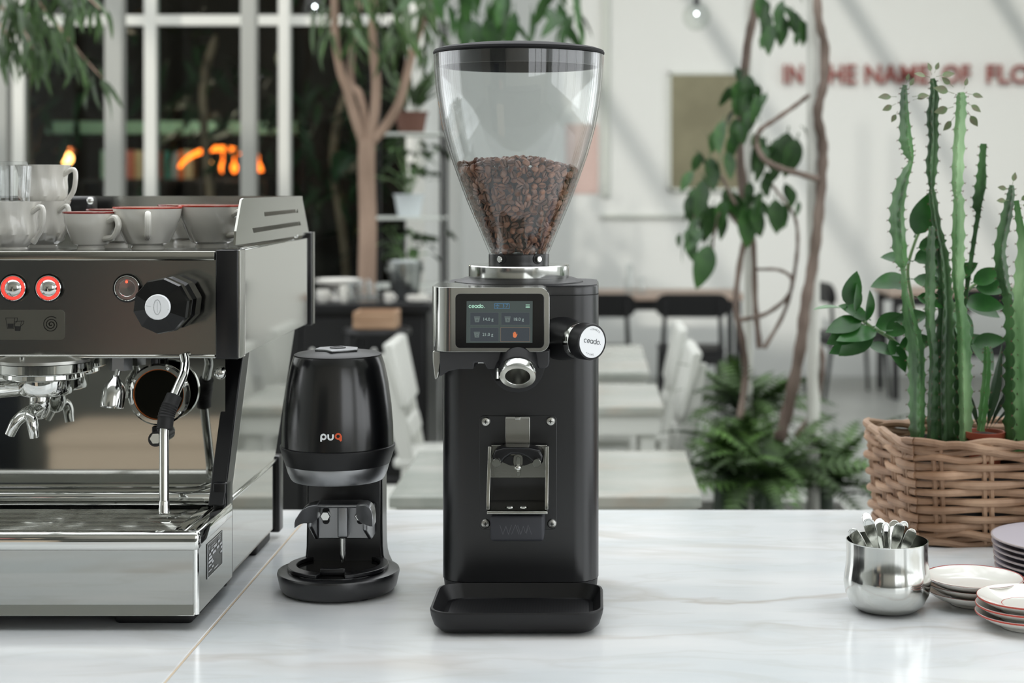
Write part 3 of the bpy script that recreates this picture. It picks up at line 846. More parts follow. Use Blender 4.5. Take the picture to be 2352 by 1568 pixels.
# ------------------------------------------------------------------ plant shelf by the partition
DP = 8.2
ps = thing('plant_shelf', 'slim white metal shelf with potted plants beside the partition', 'shelf', (xx(950, DP), DP, 0))
for py in (306, 497, 652):
    obj('shelf_board', MB().box(xx(860, DP), xx(1022, DP), DP - .14, DP + .14, zz(py, DP) - .014, zz(py, DP)), 'wall_grey', ps, bevel=.003)
for px in (862, 1020):
    for dy in (-.13, .13):
        obj('upright', MB().box(xx(px, DP) - .009, xx(px, DP) + .009, DP + dy - .009, DP + dy + .009, 0, 2.35), 'black_wood', ps)
LB = leaf_mesh('strap_leaf', .3, .022, 'leaf_tree', .5, tip=1.0)
LS = leaf_mesh('small_leaf', .09, .05, 'leaf_tree', .25)
def potted(px, py, d, r, h, pm, lab, plab, leaf, n, spread, up, droop):
    c = P(px, py, d)
    z0 = c.z
    pt = thing('potted_plant', lab, 'plant', (c.x, d, z0), 'plants on the slim shelf')
    obj('pot', MB().lathe([(r * .75, 0), (r, h), (r * 1.05, h), (r * 1.05, h * .93), (r * .93, h * .9), (0, h * .88)], (c.x, d, z0), 22), pm, pt)
    obj('soil', MB().lathe([(r * .93, h * .9), (0, h * .93)], (c.x, d, z0), 16), 'soil', pt)
    for q in range(n):
        a = rnd.uniform(0, 2 * PI)
        s = rnd.uniform(.3, 1) * spread
        top = Vector((c.x + s * math.cos(a), d + s * math.sin(a), z0 + h + rnd.uniform(.2, 1) * up))
        if leaf is LS:
            base = Vector((c.x, d, z0 + h * .9))
            if q % 4 == 0:
                obj('stem', MB().tube(cr([base, (base + top) / 2 + Vector((0, 0, .03)), top], 4), .003, 5), 'stem_green', pt)
            put_leaf(LS, pt, top, (math.cos(a), math.sin(a), rnd.uniform(-.6, .3)), rnd.uniform(-.6, .6), rnd.uniform(.7, 1.2))
        else:
            put_leaf(leaf, pt, (c.x + .03 * math.cos(a), d + .03 * math.sin(a), z0 + h * .9), (math.cos(a) * rnd.uniform(.2, .9), math.sin(a) * .6, rnd.uniform(.6, 1.6)), rnd.uniform(-.4, .4), rnd.uniform(.7, 1.15))
potted(945, 306, DP, .085, .11, 'pot_brown', 'grassy plant in a brown woven pot on the upper shelf', '', LB, 34, .1, .3, 0)
potted(940, 497, DP, .078, .115, 'pot_white', 'bushy plant in a pale enamel pot on the middle shelf', '', LS, 46, .2, .3, 0)
potted(935, 652, DP, .07, .08, 'black_matte', 'trailing plant in a black pot on the lowest shelf', '', LS, 34, .2, .22, 0)
# steel bucket on the sideboard
c = P(930, 688, DS + .02)
bk = thing('steel_bucket', 'shiny steel bucket with a rolled rim on the black sideboard', 'bucket', (c.x, DS + .02, sz))
obj('body', MB().lathe([(.055, 0), (.058, .004), (.078, .165), (.075, .165), (.055, .01), (0, .01)], (c.x, DS + .02, sz), 32), 'zinc', bk)
obj('rim', MB().tube([(c.x + .079 * math.cos(a), DS + .02 + .079 * math.sin(a), sz + .166) for a in [2 * PI * i / 32 for i in range(32)]], .004, 6, closed=True), 'zinc', bk)
for sx in (-1, 1):
    obj('ear', MB().box(c.x + sx * .079 - .003, c.x + sx * .079 + .003, DS + .005, DS + .035, sz + .12, sz + .15), 'zinc', bk)

# ------------------------------------------------------------------ white tables and chairs
def wtable(name, label, x0, x1, y0, y1, z):
    t = thing(name, label, 'table', ((x0 + x1) / 2, (y0 + y1) / 2, 0), 'white marble cafe tables')
    obj('top', MB().box(x0, x1, y0, y1, z - .03, z), 'marble_t', t, bevel=.004)
    obj('apron', MB().box(x0 + .015, x1 - .015, y0 + .015, y1 - .015, z - .1, z - .03), 'white_paint', t, bevel=.003)
    for ax in (x0 + .03, x1 - .08):
        for ay in (y0 + .03, y1 - .08):
            obj('leg', MB().box(ax, ax + .05, ay, ay + .05, 0, z - .1), 'white_paint', t, bevel=.003)
wtable('cafe_table', 'white marble table just behind the counter, nearest of the row', -.506, .264, 3.93, 4.6, .74)
wtable('cafe_table', 'white marble table in the middle of the row behind the counter', -.50, .24, 5.5, 6.12, .74)
wtable('cafe_table', 'white marble table farthest in the row, next to the black chairs', -.50, .226, 6.5, 7.6, .74)

def make_white_chair(label):
    t = thing('white_chair', label, 'chair', (0, 0, 0), 'white wooden chairs at the marble tables')
    # faces +x, back towards -x
    obj('seat', MB().rbox(-.2, .22, -.2, .2, .43, .465, .01), 'white_paint', t)
    for sy in (-.18, .18):
        obj('leg', MB().prism([(.19, .43), (.215, .0), (.18, .0), (.145, .43)], 'y', sy - .018, sy + .018), 'white_paint', t, bevel=.003)
        obj('back_post', MB().prism([(-.17, .43), (-.12, .43), (-.2, .86), (-.255, .86), (-.22, .6)], 'y', sy - .018, sy + .018), 'white_paint', t, bevel=.004)
        obj('leg', MB().prism([(-.19, .0), (-.155, .0), (-.12, .43), (-.17, .43)], 'y', sy - .018, sy + .018), 'white_paint', t, bevel=.003)
    obj('back_panel', MB().prism([(-.173, .66), (-.15, .66), (-.2, .9), (-.22, .905), (-.24, .9)], 'y', -.215, .215), 'white_paint', t, bevel=.008)
    obj('lower_rail', MB().prism([(-.15, .54), (-.13, .54), (-.145, .6), (-.165, .6)], 'y', -.17, .17), 'white_paint', t, bevel=.004)
    obj('seat_rail', MB().box(-.14, .16, -.17, .17, .4, .43), 'white_paint', t)
    return t
wc = make_white_chair('white wooden chair tucked in on the right of the middle marble table')
wc.location = (.15, 5.95, 0); wc.rotation_euler = (0, 0, PI)
dup(wc, (.15, 6.85, 0), PI, 'white wooden chair on the right of the farthest marble table')
dup(wc, (-.60, 5.35, 0), R(4), 'white wooden chair on the left, directly beside the black grinder')
dup(wc, (-.56, 6.25, 0), 0, 'white wooden chair on the left of the farthest marble table')

# ------------------------------------------------------------------ far wooden tables with black chairs
def ftable(label, x0, x1, y0, y1, z):
    t = thing('wooden_table', label, 'table', ((x0 + x1) / 2, (y0 + y1) / 2, 0), 'far wooden tables')
    obj('top', MB().box(x0, x1, y0, y1, z - .03, z), 'wood_top', t, bevel=.004)
    for ax in (x0 + .03, x1 - .07):
        for ay in (y0 + .03, y1 - .07):
            obj('leg', MB().box(ax, ax + .04, ay, ay + .04, 0, z - .03), 'black_wood', t)
    for ya in (y0 + .04, y1 - .06):
        obj('rail', MB().box(x0 + .07, x1 - .07, ya, ya + .02, z - .1, z - .03), 'black_wood', t)
ftable('long wooden table by the far wall behind two black chairs', -.15, 1.02, 10.75, 11.5, .75)
ftable('wooden table at the far right behind the leafy basket', 2.05, 3.2, 11.1, 11.8, .75)
def make_black_chair(label):
    t = thing('black_chair', label, 'chair', (0, 0, 0), 'black plywood chairs at the wooden tables')
    # faces +y, back towards the camera
    n = 10
    prof = rrect(-.235, .235, .66, .81, .07, 6)
    v, k = [], len(prof)
    mbp = MB()
    def bend(x): return -.2 + .35 * x * x
    for off in (0, .014):
        v += [(x, bend(x) - (off - .007) - (z - .66) * .2, z) for x, z in prof]
    mbp.add(v, [tuple(range(k)), tuple(range(2 * k - 1, k - 1, -1))] + [(i, (i + 1) % k, k + (i + 1) % k, k + i) for i in range(k)])
    obj('backrest', mbp, 'black_wood', t)
    obj('seat', MB().rbox(-.21, .21, -.19, .22, .43, .455, .012), 'black_wood', t)
    for sx in (-1, 1):
        obj('back_leg', MB().tube([(sx * .2, -.26, 0), (sx * .185, -.19, .45), (sx * .17, -.21, .78)], [.013, .017, .012], 8), 'black_wood', t)
        obj('front_leg', MB().tube([(sx * .2, .22, 0), (sx * .185, .19, .44)], [.012, .017], 8), 'black_wood', t)
    for ya in (-.205, .18):
        obj('stretcher', MB().box(-.19, .19, ya, ya + .016, .36, .43), 'black_wood', t)
    return t
b1 = make_black_chair('black plywood chair with its back to us at the long wooden table')
b1.location = (.62, 10.3, 0)
dup(b1, (.03, 10.3, 0), 0, 'black plywood chair half hidden by the grinder knob')
dup(b1, (1.82, 11.4, 0), R(-78), 'black plywood chair seen sideways at the far right table')
dup(b1, (2.62, 10.75, 0), R(4), 'black plywood chair behind the cactus stems at the far right table')
for px, h, r, lab, cat in ((1446, .2, .035, 'clear glass carafe on the long wooden table', 'carafe'), (1473, .11, .03, 'clear drinking glass beside the carafe on the wooden table', 'glass')):
    c = P(px, 0, 11.0)
    t = thing('glass_carafe' if cat == 'carafe' else 'water_glass', lab, cat, (c.x, 11.0, .75))
    obj('wall', MB().lathe([(r, .003), (r * 1.1, h * .4), (r * .6, h * .7), (r * .75, h), (r * .68, h), (r * .52, h * .7), (r, h * .4), (r * .9, .01), (0, .01)], (c.x, 11.0, .75), 18), 'tumbler_glass', t)
    obj('base', MB().lathe([(r, 0), (r * 1.02, .005), (0, .005)], (c.x, 11.0, .75), 18), 'tumbler_glass', t)

# ------------------------------------------------------------------ planter with ferns, poles and climbing vine
DV = 5.6
pl_ = thing('planter_box', 'low white planter box full of ferns behind the counter', 'planter', (xx(1720, DV), DV, 0))
px0, px1 = xx(1590, DV), xx(1985, DV)
for a in ((px0, px1, DV - .42, DV - .39), (px0, px1, DV + .39, DV + .42), (px0, px0 + .03, DV - .39, DV + .39), (px1 - .03, px1, DV - .39, DV + .39)):
    obj('side_board', MB().box(a[0], a[1], a[2], a[3], 0, .32), 'white_paint', pl_, bevel=.003)
obj('soil', MB().box(px0 + .03, px1 - .03, DV - .39, DV + .39, .02, .28), 'soil', pl_)
def frond_mesh(name, L, W, n=15, droop=.5):
    mb = MB()
    pts = []
    for i in range(n + 1):
        t = i / n
        pts.append(Vector((L * (t - .18 * droop * t * t), 0, L * (.55 * t - droop * t * t))))
    mb.tube(pts, [.004 * (1 - .7 * i / n) for i in range(n + 1)], 4)
    for i in range(2, n + 1):
        t = i / n
        w = W * (1 - t) ** .6 * min(1, t * 4) + .008
        p = pts[i]; dv = (pts[i] - pts[i - 1]).normalized()
        for s in (-1, 1):
            tip = p + Vector((0, s * w, 0)) + dv * w * .35 + Vector((0, 0, -.12 * w))
            a = p + dv * L / n * .42; b = p - dv * L / n * .42
            mb.add([b, a, tip], [(0, 1, 2)])
    me = mesh_of(name, mb); me.materials.append(MATS['fern'])
    return me
FR = [frond_mesh('frond_a', .52, .1), frond_mesh('frond_b', .44, .085, 14, .75), frond_mesh('frond_c', .36, .08, 13, .35)]
def fern(px, py, d, n, s, label):
    c = P(px, py, d)
    t = thing('fern', label, 'fern', (c.x, d, .28), 'ferns in the planter')
    obj('crown', MB().lathe([(.05, .28), (.035, max(.3, c.z - .05)), (.015, c.z)], (c.x, d, 0), 10), 'leaf_dark', t)
    for q in range(n):
        a = 2 * PI * q / n * 2.4 + rnd.uniform(-.3, .3)
        el = rnd.uniform(-.25, .75)
        put_leaf(FR[q % 3], t, Vector((c.x, d, c.z - .04)) + jit(.03), (math.cos(a), math.sin(a), el), rnd.uniform(-.4, .4), s * rnd.uniform(.7, 1.1), 'frond')
fern(1720, 930, 5.8, 50, .72, 'tall fern in the planter at the foot of the climbing vine')
fern(1665, 1070, 5.45, 50, .62, 'dark fern at the left end of the planter beside the marble table')
fern(1770, 1085, 5.35, 54, .82, 'broad fern in the middle of the planter')
fern(1890, 1095, 5.55, 50, .85, 'fern spilling over the right end of the planter towards the basket')
fern(1690, 1010, 5.6, 40, .6, 'dense dark fern between the pole and the white chairs')
c = P(1868, 0, 5.5)
one('support_pole', MB().cyl((c.x, 5.5, .28), (c.x, 5.5, HC), .0225, 14).cyl((c.x, 5.5, .28), (c.x, 5.5, .3), .05, 14), 'frame_white', 'white round pole carrying the thick climbing stem', 'pole', (c.x, 5.5, .28), 'vine poles')
c = P(1718, 0, 5.75)
one('support_pole', MB().cyl((c.x, 5.75, .28), (c.x, 5.75, HC), .017, 14).cyl((c.x, 5.75, .28), (c.x, 5.75, .3), .045, 14), 'frame_white', 'thin white pole standing among the fern fronds', 'pole', (c.x, 5.75, .28), 'vine poles')
vn = thing('climbing_vine', 'climbing vine with brown twisting stems and large dark green leaves', 'vine', (xx(1820, 5.5), 5.5, .28))
vines = [([(1790, 1010), (1812, 930), (1838, 800), (1850, 700), (1868, 600), (1880, 500), (1888, 400), (1890, 330), (1878, 260), (1892, 190), (1895, 110), (1880, 40), (1876, -60)], .021, 5.45),
         ([(1888, 400), (1880, 350), (1870, 280), (1885, 190), (1890, 100), (1878, 20), (1870, -60)], .014, 5.56),
         ([(1880, 412), (1840, 400), (1790, 385), (1755, 365), (1738, 330), (1745, 300), (1780, 275), (1830, 240), (1858, 218)], .011, 5.42),
         ([(1700, 960), (1712, 860), (1705, 780), (1690, 700), (1700, 600), (1715, 520), (1700, 420), (1697, 300), (1705, 180), (1715, 90), (1730, 20), (1740, -60)], .012, 5.6),
         ([(1745, 800), (1735, 700), (1730, 560), (1712, 430), (1702, 330), (1712, 200), (1722, 100), (1745, 0), (1750, -50)], .011, 5.66),
         ([(1700, 735), (1760, 720), (1810, 680), (1818, 640), (1790, 620), (1740, 618)], .008, 5.55),
         ([(1755, 800), (1800, 720), (1822, 640), (1832, 560), (1826, 500), (1800, 460), (1770, 420)], .008, 5.62),
         ([(1830, 1000), (1870, 940), (1888, 860), (1885, 800), (1850, 770), (1838, 730)], .011, 5.5),
         ([(1690, 470), (1650, 400), (1625, 440), (1600, 480), (1590, 540), (1585, 590)], .006, 5.5),
         ([(1700, 520), (1660, 480), (1640, 540), (1636, 580)], .006, 5.5)]
for pl, r0, d in vines:
    pts = cr([P(a, b, d + .02 * math.sin(i * 2.1)) for i, (a, b) in enumerate(pl)], 6)
    obj('stem', MB().tube(pts, [r0 * (1 - .35 * i / len(pts)) * (1 + .12 * math.sin(i * 1.7)) for i in range(len(pts))], 8), 'vine_bark', vn)
LV = leaf_mesh('vine_leaf', .17, .075, 'leaf_vine', .2, .18, 8, 1.2)
spots = [(1790, 20, 1.0), (1775, 45, .9), (1805, 60, .5), (1760, 70, .5), (1820, 15, .9), (1840, 35, .8), (1752, 10, .9), (1800, -10, 1.0), (1740, -20, .9), (1835, 70, .4), (1760, 40, .6),
         (1715, 160, .9), (1700, 175, .8), (1728, 185, .8), (1680, 190, .7), (1740, 210, .8), (1690, 215, .6), (1730, 235, .9), (1715, 200, .9),
         (1665, 265, 1.0), (1690, 262, .9), (1708, 270, .7), (1650, 290, .7), (1730, 300, .7), (1680, 300, .8),
         (1750, 300, 1.1), (1765, 320, 1.0), (1812, 290, 1.2), (1835, 305, 1.2), (1800, 320, .9), (1745, 340, .9), (1785, 370, .6), (1760, 385, .6),
         (1628, 350, 1.0), (1610, 345, .6), (1668, 340, .8), (1645, 365, .7), (1615, 400, 1.1), (1590, 420, 1.0), (1580, 440, .8), (1605, 430, .9), (1640, 395, .5),
         (1680, 430, 1.1), (1665, 450, .9), (1710, 455, 1.3), (1700, 440, 1.0), (1740, 450, 1.1), (1760, 430, .9), (1780, 445, 1.0), (1805, 460, .8), (1820, 425, .6), (1755, 400, .6),
         (1640, 460, 1.0), (1625, 480, .9), (1605, 490, .8), (1655, 480, .8), (1585, 530, .8), (1578, 545, .7), (1633, 548, 1.3), (1622, 560, .6), (1730, 470, .9), (1790, 470, .6)]
for (a, b, s) in spots:
    p = P(a, b, 5.5 + rnd.uniform(-.12, .12))
    put_leaf(LV, vn, p, (rnd.uniform(-.45, .3), rnd.uniform(-.35, .1), -1), rnd.uniform(-.7, .7), s * .8)
    if s > .6:
        put_leaf(LV, vn, p + Vector((rnd.uniform(-.05, .05), rnd.uniform(-.04, .06), rnd.uniform(-.02, .05))), (rnd.uniform(-.8, .8), rnd.uniform(-.4, .2), -.8), rnd.uniform(-.8, .8), s * .5)
# ------------------------------------------------------------------ espresso machine
XS, XH, XL = -.500, -.480, -1.24           # base side, housing side, left end (outside the picture)
D0, DFP = 2.0, 2.17
C = CZ
em = thing('espresso_machine', 'polished steel two group espresso machine on the left of the counter', 'espresso machine', ((XS + XL) / 2, 2.25, C))
ZT, ZB = zz(578, DFP), zz(819, DFP)        # housing top / bottom
# base: front drip box with an outward lip at the foot and a rolled upper edge
zt = zz(1222, D0)
base = MB().prism([(D0 + .006, C + .031), (D0 - .002, C + .019), (2.19, C + .019), (2.19, zt - .02), (D0 + .006, zt - .02)], 'x', XL, XS)
obj('drip_box', base, 'mirror_steel', em, bevel=.0008, ang=15)
obj('drip_box_end', MB().prism([(D0 + .004, C + .02), (2.19, C + .02), (2.19, zt - .012), (D0 + .004, zt - .012)], 'x', XS, XS + .004), 'mirror_steel', em, bevel=.001)
obj('corner_edge', MB().cyl((XS + .001, D0 + .004, C + .02), (XS + .001, D0 + .004, zt - .02), .004, 10), 'chrome', em)
fr_ = MB().rbox(XL, XS + .006, D0 - .002, D0 + .016, zt - .024, zt, .006)
fr_.rbox(XS - .012, XS + .006, D0 + .004, 2.185, zt - .02, zt + .001, .004)
fr_.rbox(XL, XL + .018, D0, 2.185, zt - .02, zt + .001, .004)
obj('tray_rim', fr_, 'chrome', em)
obj('tray_floor', MB().box(XL + .02, XS - .012, D0 + .014, 2.185, zt - .03, zt - .026), 'black_gloss', em)
gr = obj('grate_frame', MB().rbox(XS - .034, XS - .016, D0 + .02, 2.17, zt - .012, zt - .002, .003).rbox(XL + .02, XS - .02, D0 + .017, D0 + .023, zt - .011, zt - .002, .002), 'chrome', em)
for k in range(17):
    y = D0 + .028 + k * .0083
    obj('grate_bar', MB().cyl((XL + .03, y, zt - .006), (XS - .026, y, zt - .006), .0021, 8), 'steel_polish', gr)
for x in (-.66, -.83, -1.0):
    obj('grate_cross_bar', MB().box(x - .0015, x + .0015, D0 + .022, 2.168, zt - .0115, zt - .0083), 'steel_polish', gr)
# splash rail and splash panel
obj('splash_rail', MB().rbox(XL + .02, -.519, 2.185, 2.222, zz(1161, 2.19), zz(1128, 2.19), .006), 'chrome', em)
obj('rail_gap', MB().box(XL + .02, -.512, 2.19, 2.225, zt - .02, zz(1161, 2.19)), 'black_gloss', em)
obj('splash_panel', MB().box(XL + .02, -.513, 2.222, 2.226, zz(1135, 2.22), ZB + .01), 'mirror_steel', em)
obj('panel_screw', MB().ball(P(505, 857, 2.219), (.009, .004, .009), 12), 'chrome', em)
# side frame: black corner post, chrome lower side, leaning leg panel
obj('corner_post', MB().rbox(XS - .016, XS + .003, 2.16, 2.2, C + .014, C + .155, .003), 'black_plastic', em)
obj('lower_side', MB().box(XS - .02, XS - .001, 2.2, 2.53, C + .02, C + .124).box(XL, XS - .02, 2.226, 2.53, C + .02, C + .12), 'mirror_steel', em, bevel=.001)
obj('side_trim', MB().rbox(XS - .002, XS + .003, 2.2, 2.53, C + .1225, C + .1285, .002), 'chrome', em)
obj('rear_post', MB().rbox(XS - .012, XS + .005, 2.515, 2.545, C + .01, C + .13, .003), 'black_plastic', em)
zl = C + .126
def lean(y0, y1, t0, t1): return [(y0, zl), (y1, zl), (t1, ZB + .004), (t0, ZB + .004)]
obj('leg_panel', MB().prism(lean(2.2, 2.5, 2.325, 2.68), 'x', XS - .018, XS), 'mirror_steel', em, bevel=.001)
obj('leg_edge', MB().prism(lean(2.15, 2.192, 2.275, 2.318), 'x', XS - .02, XS + .002), 'black_plastic', em, bevel=.002)
obj('leg_beading', MB().prism(lean(2.192, 2.2, 2.318, 2.325), 'x', XS - .019, XS + .001), 'chrome', em)
obj('leg_panel', MB().prism(lean(2.2, 2.5, 2.325, 2.68), 'x', XL, XL + .018), 'mirror_steel', em, bevel=.001)
obj('vent_hole', MB().cyl((XS - .002, 2.24, C + .215), (XS + .0006, 2.24, C + .215), .006, 14), 'rubber', em)
obj('rear_body', MB().prism([(2.226, C + .12), (2.5, C + .12), (2.68, ZB), (2.226, ZB)], 'x', XL + .02, XS - .025), 'dark_grey', em)
for x, y in ((-.56, 2.03), (-.556, 2.4), (-1.15, 2.03), (-1.15, 2.4)):
    obj('foot', MB().rbox(x - .05, x + .05, y, y + .1, C, C + .021, .006), 'rubber', em)
# serial plate on the side of the drip box
XP = XS + .0045
sp_ = obj('serial_plate', MB().box(XP - .001, XP, 2.045, 2.13, C + .053, C + .098), 'plate_print', em)
fnp = lambda u, v: Vector((XP + .0005, 2.045 + u * .085, C + .053 + v * .045))
obj('plate_border', MB().strokes([[(.02, .02), (.98, .02), (.98, .98), (.02, .98), (.02, .02)]], .02, fnp), 'print_white', sp_)
pm = MB()
for (u, v, w, h) in ((.12, .6, .1, .07), (.24, .66, .14, .07), (.44, .71, .16, .07), (.68, .75, .14, .07), (.1, .5, .2, .07), (.34, .56, .2, .07), (.6, .6, .16, .07), (.82, .62, .14, .07), (.08, .4, .26, .06), (.86, .5, .12, .07), (.3, .33, .1, .06), (.1, .3, .16, .04), (.84, .38, .12, .06), (.08, .16, .2, .03), (.3, .2, .1, .05), (.44, .1, .26, .03)):
    pm.flat([(u, v), (u + w, v), (u + w, v + h), (u, v + h)], fnp)
obj('plate_fields', pm, 'print_white', sp_)
pm = MB()
pm.strokes([arc(.14, .84, .05, 0, 360, 12), [(.14, .78), (.14, .9)], [(.24, .84), (.5, .84)], [(.24, .78), (.44, .78)]], .018, fnp)
text_mb(pm, 'CE', .2, lambda u, v, w: fnp(.78 + u * .6, .86 + v), 0, 0)
obj('plate_marks', pm, 'print_white', sp_)

# housing
obj('front_panel', MB().prism([(DFP, ZB), (DFP, ZT), (2.3, ZT), (2.3, ZT - .004), (DFP + .004, ZT - .004), (DFP + .004, ZB + .004), (2.24, ZB + .004), (2.24, ZB)], 'x', XL, xx(497, DFP)), 'brushed', em, bevel=.001)
obj('panel_lip', MB().rbox(XL, xx(496, DFP), DFP - .004, DFP + .002, zz(598, DFP), ZT + .001, .002), 'brushed', em)
obj('lower_lip', MB().rbox(XL, xx(496, DFP), DFP - .0035, DFP + .006, ZB - .002, ZB + .003, .0015), 'chrome', em)
obj('housing_core', MB().box(XL, xx(500, DFP), DFP + .006, 2.69, ZB + .004, ZT - .006), 'dark_grey', em)
obj('side_panel', MB().box(XH - .012, XH, 2.185, 2.69, ZB, ZT + .002), 'mirror_steel', em, bevel=.001)
obj('side_panel', MB().box(XL - .012, XL, 2.185, 2.69, ZB, ZT + .002), 'mirror_steel', em, bevel=.001)
obj('corner_block', MB().rbox(xx(495, 2.155), xx(547, 2.155), 2.155, 2.19, ZB - .002, ZT + .003, .002), 'black_plastic', em)
obj('corner_strip', MB().rbox(xx(547, 2.155), XH + .002, 2.157, 2.19, ZB - .001, ZT + .003, .002), 'steel_satin', em)
obj('rear_strip', MB().rbox(XH - .01, XH + .004, 2.69, 2.705, ZB - .004, ZT + .01, .002), 'black_plastic', em)
obj('rear_strip_edge', MB().box(XH - .008, XH + .005, 2.705, 2.715, ZB - .002, ZT + .01), 'steel_satin', em)
obj('cup_tray', MB().box(XL, XH - .012, DFP + .01, 2.69, ZT - .008, ZT - .003), 'steel_polish', em)
obj('tray_edge', MB().rbox(XH - .03, XH - .004, 2.17, 2.69, ZT - .002, ZT + .003, .002), 'chrome', em)
# slotted guards around the cup tray
def sguard(x, flag):
    outer = [(2.150, zz(563, 2.15)), (2.155, zz(531, 2.155) + .0), (2.188, zz(459, 2.19)), (2.2, zz(455, 2.2)), (2.632, zz(450, 2.64)), (2.64, zz(451, 2.64)), (2.705, zz(538, 2.705))]
    s1 = [(2.34, zz(497, 2.34)), (2.335, zz(487, 2.335)), (2.6, zz(480, 2.6)), (2.605, zz(488, 2.605))]
    s2 = [(2.265, zz(535, 2.265)), (2.255, zz(524, 2.255)), (2.62, zz(508, 2.62)), (2.63, zz(517, 2.63))]
    obj('side_guard', MB().prism(outer, 'x', x, x + .003, [s1, s2]), 'brushed', em, smooth=False)
sguard(-.4855, 0)
sguard(XL, 0)
obj('back_guard', MB().box(XL, -.486, 2.66, 2.663, ZT - .003, zz(450, 2.66)), 'brushed', em)
obj('guard_bolt', MB().ball(P(680, 541, 2.6), .004, 10), 'chrome', em)
bk2 = obj('handle_block', MB().rbox(xx(150, 2.6), xx(218, 2.6), 2.58, 2.62, zz(497, 2.6), zz(451, 2.6), .008), 'black_plastic', em)
obj('block_bolt', MB().ball(P(207, 461, 2.578), (.006, .004, .006), 12), 'chrome', bk2)

# buttons
def fpx(d):
    return lambda u, v: Vector((xx(u, d), d, zz(v, d)))
def ring_y(c, r0, r1, y0, y1, n=36):
    M = Matrix.Rotation(R(90), 4, 'X')
    return MB().lathe([(r0, y0), (r1, y0), (r1, y1), (r0, y1)], c, n, M, close=True)
S_ = F / DFP
MX = Matrix.Rotation(R(90), 4, 'X')          # lathe axis towards the camera (-y)
def button(px, py, lit):
    c = P(px, py, DFP)
    b = obj('button', MB().lathe([(.0195, -.002), (.0195, .004), (.0178, .0045), (.0165, .002), (0, .002)], c, 36, MX), 'bakelite', em)
    obj('bezel', MB().lathe([(.0166, .002), (.0172, .0055), (.0163, .006), (.0155, .004)], c, 36, MX, cap=False), 'chrome', b)
    if lit:
        obj('light_ring', MB().lathe([(.0158, .003), (.0156, .0055), (.012, .0055), (.0118, .003)], c, 36, MX, cap=False), 'red_ring', b)
        obj('cap', MB().lathe([(.0118, .003), (.0115, .006), (.009, .0085), (.005, .0098), (0, .0102)], c, 36, MX), 'chrome' if px > 60 else 'steel_polish', b)
    else:
        obj('cap', MB().lathe([(.0158, .003), (.0155, .0055), (.0115, .0055), (.011, .0048), (0, .0046)], c, 36, MX), 'turned_steel', b)
        obj('led', MB().ball(c + Vector((-.0005, -.005, .0085)), .0018, 10), 'led_red', b)
button(33, 661, True); button(114, 661, True); button(294, 661, False)
button(-48, 661, True)
# button label plate with icons
lp = obj('label_plate', MB().prism([(xx(-60, DFP), zz(711, DFP))] + [(xx(-60, DFP), zz(780, DFP))] + [(xx(149, DFP) - .006 + .006 * math.cos(a), zz(780, DFP) + .006 + .006 * math.sin(a)) for a in [R(-90 + 90 * i / 6) for i in range(7)]] + [(xx(149, DFP) - .006 + .006 * math.cos(a), zz(711, DFP) - .006 + .006 * math.sin(a)) for a in [R(90 * i / 6) for i in range(7)]], 'y', DFP - .0008, DFP + .001), 'label_film', em)
fl = fpx(DFP - .0011)
sp = [(117 + (1.6 + .98 * a) * math.cos(a + .4), 745 + (1.6 + .98 * a) * math.sin(a + .4)) for a in [i * .22 for i in range(81)]]
obj('spiral_icon', MB().strokes([sp], 1.9, fl), 'icon_dark', lp)
ic = MB().strokes([[(13, 730), (17, 754), (31, 754), (34, 730), (13, 730)], [(34, 730), (40, 730), (39, 738), (35, 742)], [(33, 738), (35, 759), (46, 759), (49, 737), (33, 738)], [(49, 737), (55, 737), (54, 743), (48, 749)]], 1.3, fl)
ic.flat([(17, 743), (31, 743), (30, 753), (18, 753)], fl).flat([(33, 749), (47, 749), (46, 758.5), (35, 758.5)], fl)
obj('cups_icon', ic, 'icon_dark', lp)
# faceted steam knob
c = P(408, 692, DFP)
N10 = 10
kn = obj('steam_knob', MB().lathe([(.012, -.004), (.030, .004), (.0365, .012), (.0365, .040), (.033, .046), (.0290, .050), (.0290, .056), (.0345, .060), (.0372, .066), (.0372, .080), (.0355, .087), (.0175, .097), (0, .097)], c, N10, MX @ Matrix.Rotation(R(11), 4, 'Z')), 'bakelite', em, smooth=False)
obj('knob_cap', MB().lathe([(.0165, .097), (.0165, .1), (.0155, .101), (0, .101)], c, 30, MX), 'white_disc', kn)
cf = Vector((c.x, c.y - .1012, c.z))
fk = lambda u, v: Vector((cf.x + u, cf.y, cf.z + v))
obj('cap_emblem', MB().strokes([arc(0, 0, .0045, 0, 360, 16, .0095), [(-.015, .002), (-.008, .0005)], [(0, -.007), (0, .007)], [(.0135, -.003), (.015, -.003)]], .0009, fk), 'print_white', kn)
# pressure of light under the housing: group
GX, GY = xx(88, 2.165), 2.19
def zg(py, d=2.165): return zz(py, d)
gp = obj('brew_group', MB().lathe([(.05, zg(818)), (.066, zg(826)), (.066, zg(833)), (.03, zg(833))], (GX, GY, 0), 48, close=False), 'steel_satin', em)
obj('group_ring', MB().lathe([(.058, zg(833)), (.0635, zg(835)), (.0635, zg(854)), (.060, zg(858)), (.045, zg(858))], (GX, GY, 0), 48), 'chrome', gp)
obj('group_screw', MB().cyl((xx(45, 2.13), 2.14, zg(832)), (xx(45, 2.13), 2.14, zg(815)), .004, 12), 'chrome', gp)
g2x = GX - .24
obj('brew_group', MB().lathe([(.05, zg(818)), (.066, zg(826)), (.066, zg(833)), (.0635, zg(854)), (.045, zg(858))], (g2x, GY, 0), 40), 'chrome', em)
pf = thing('portafilter', 'chrome portafilter with twin spouts locked into the brew group', 'portafilter', (GX, GY, zg(1000)))
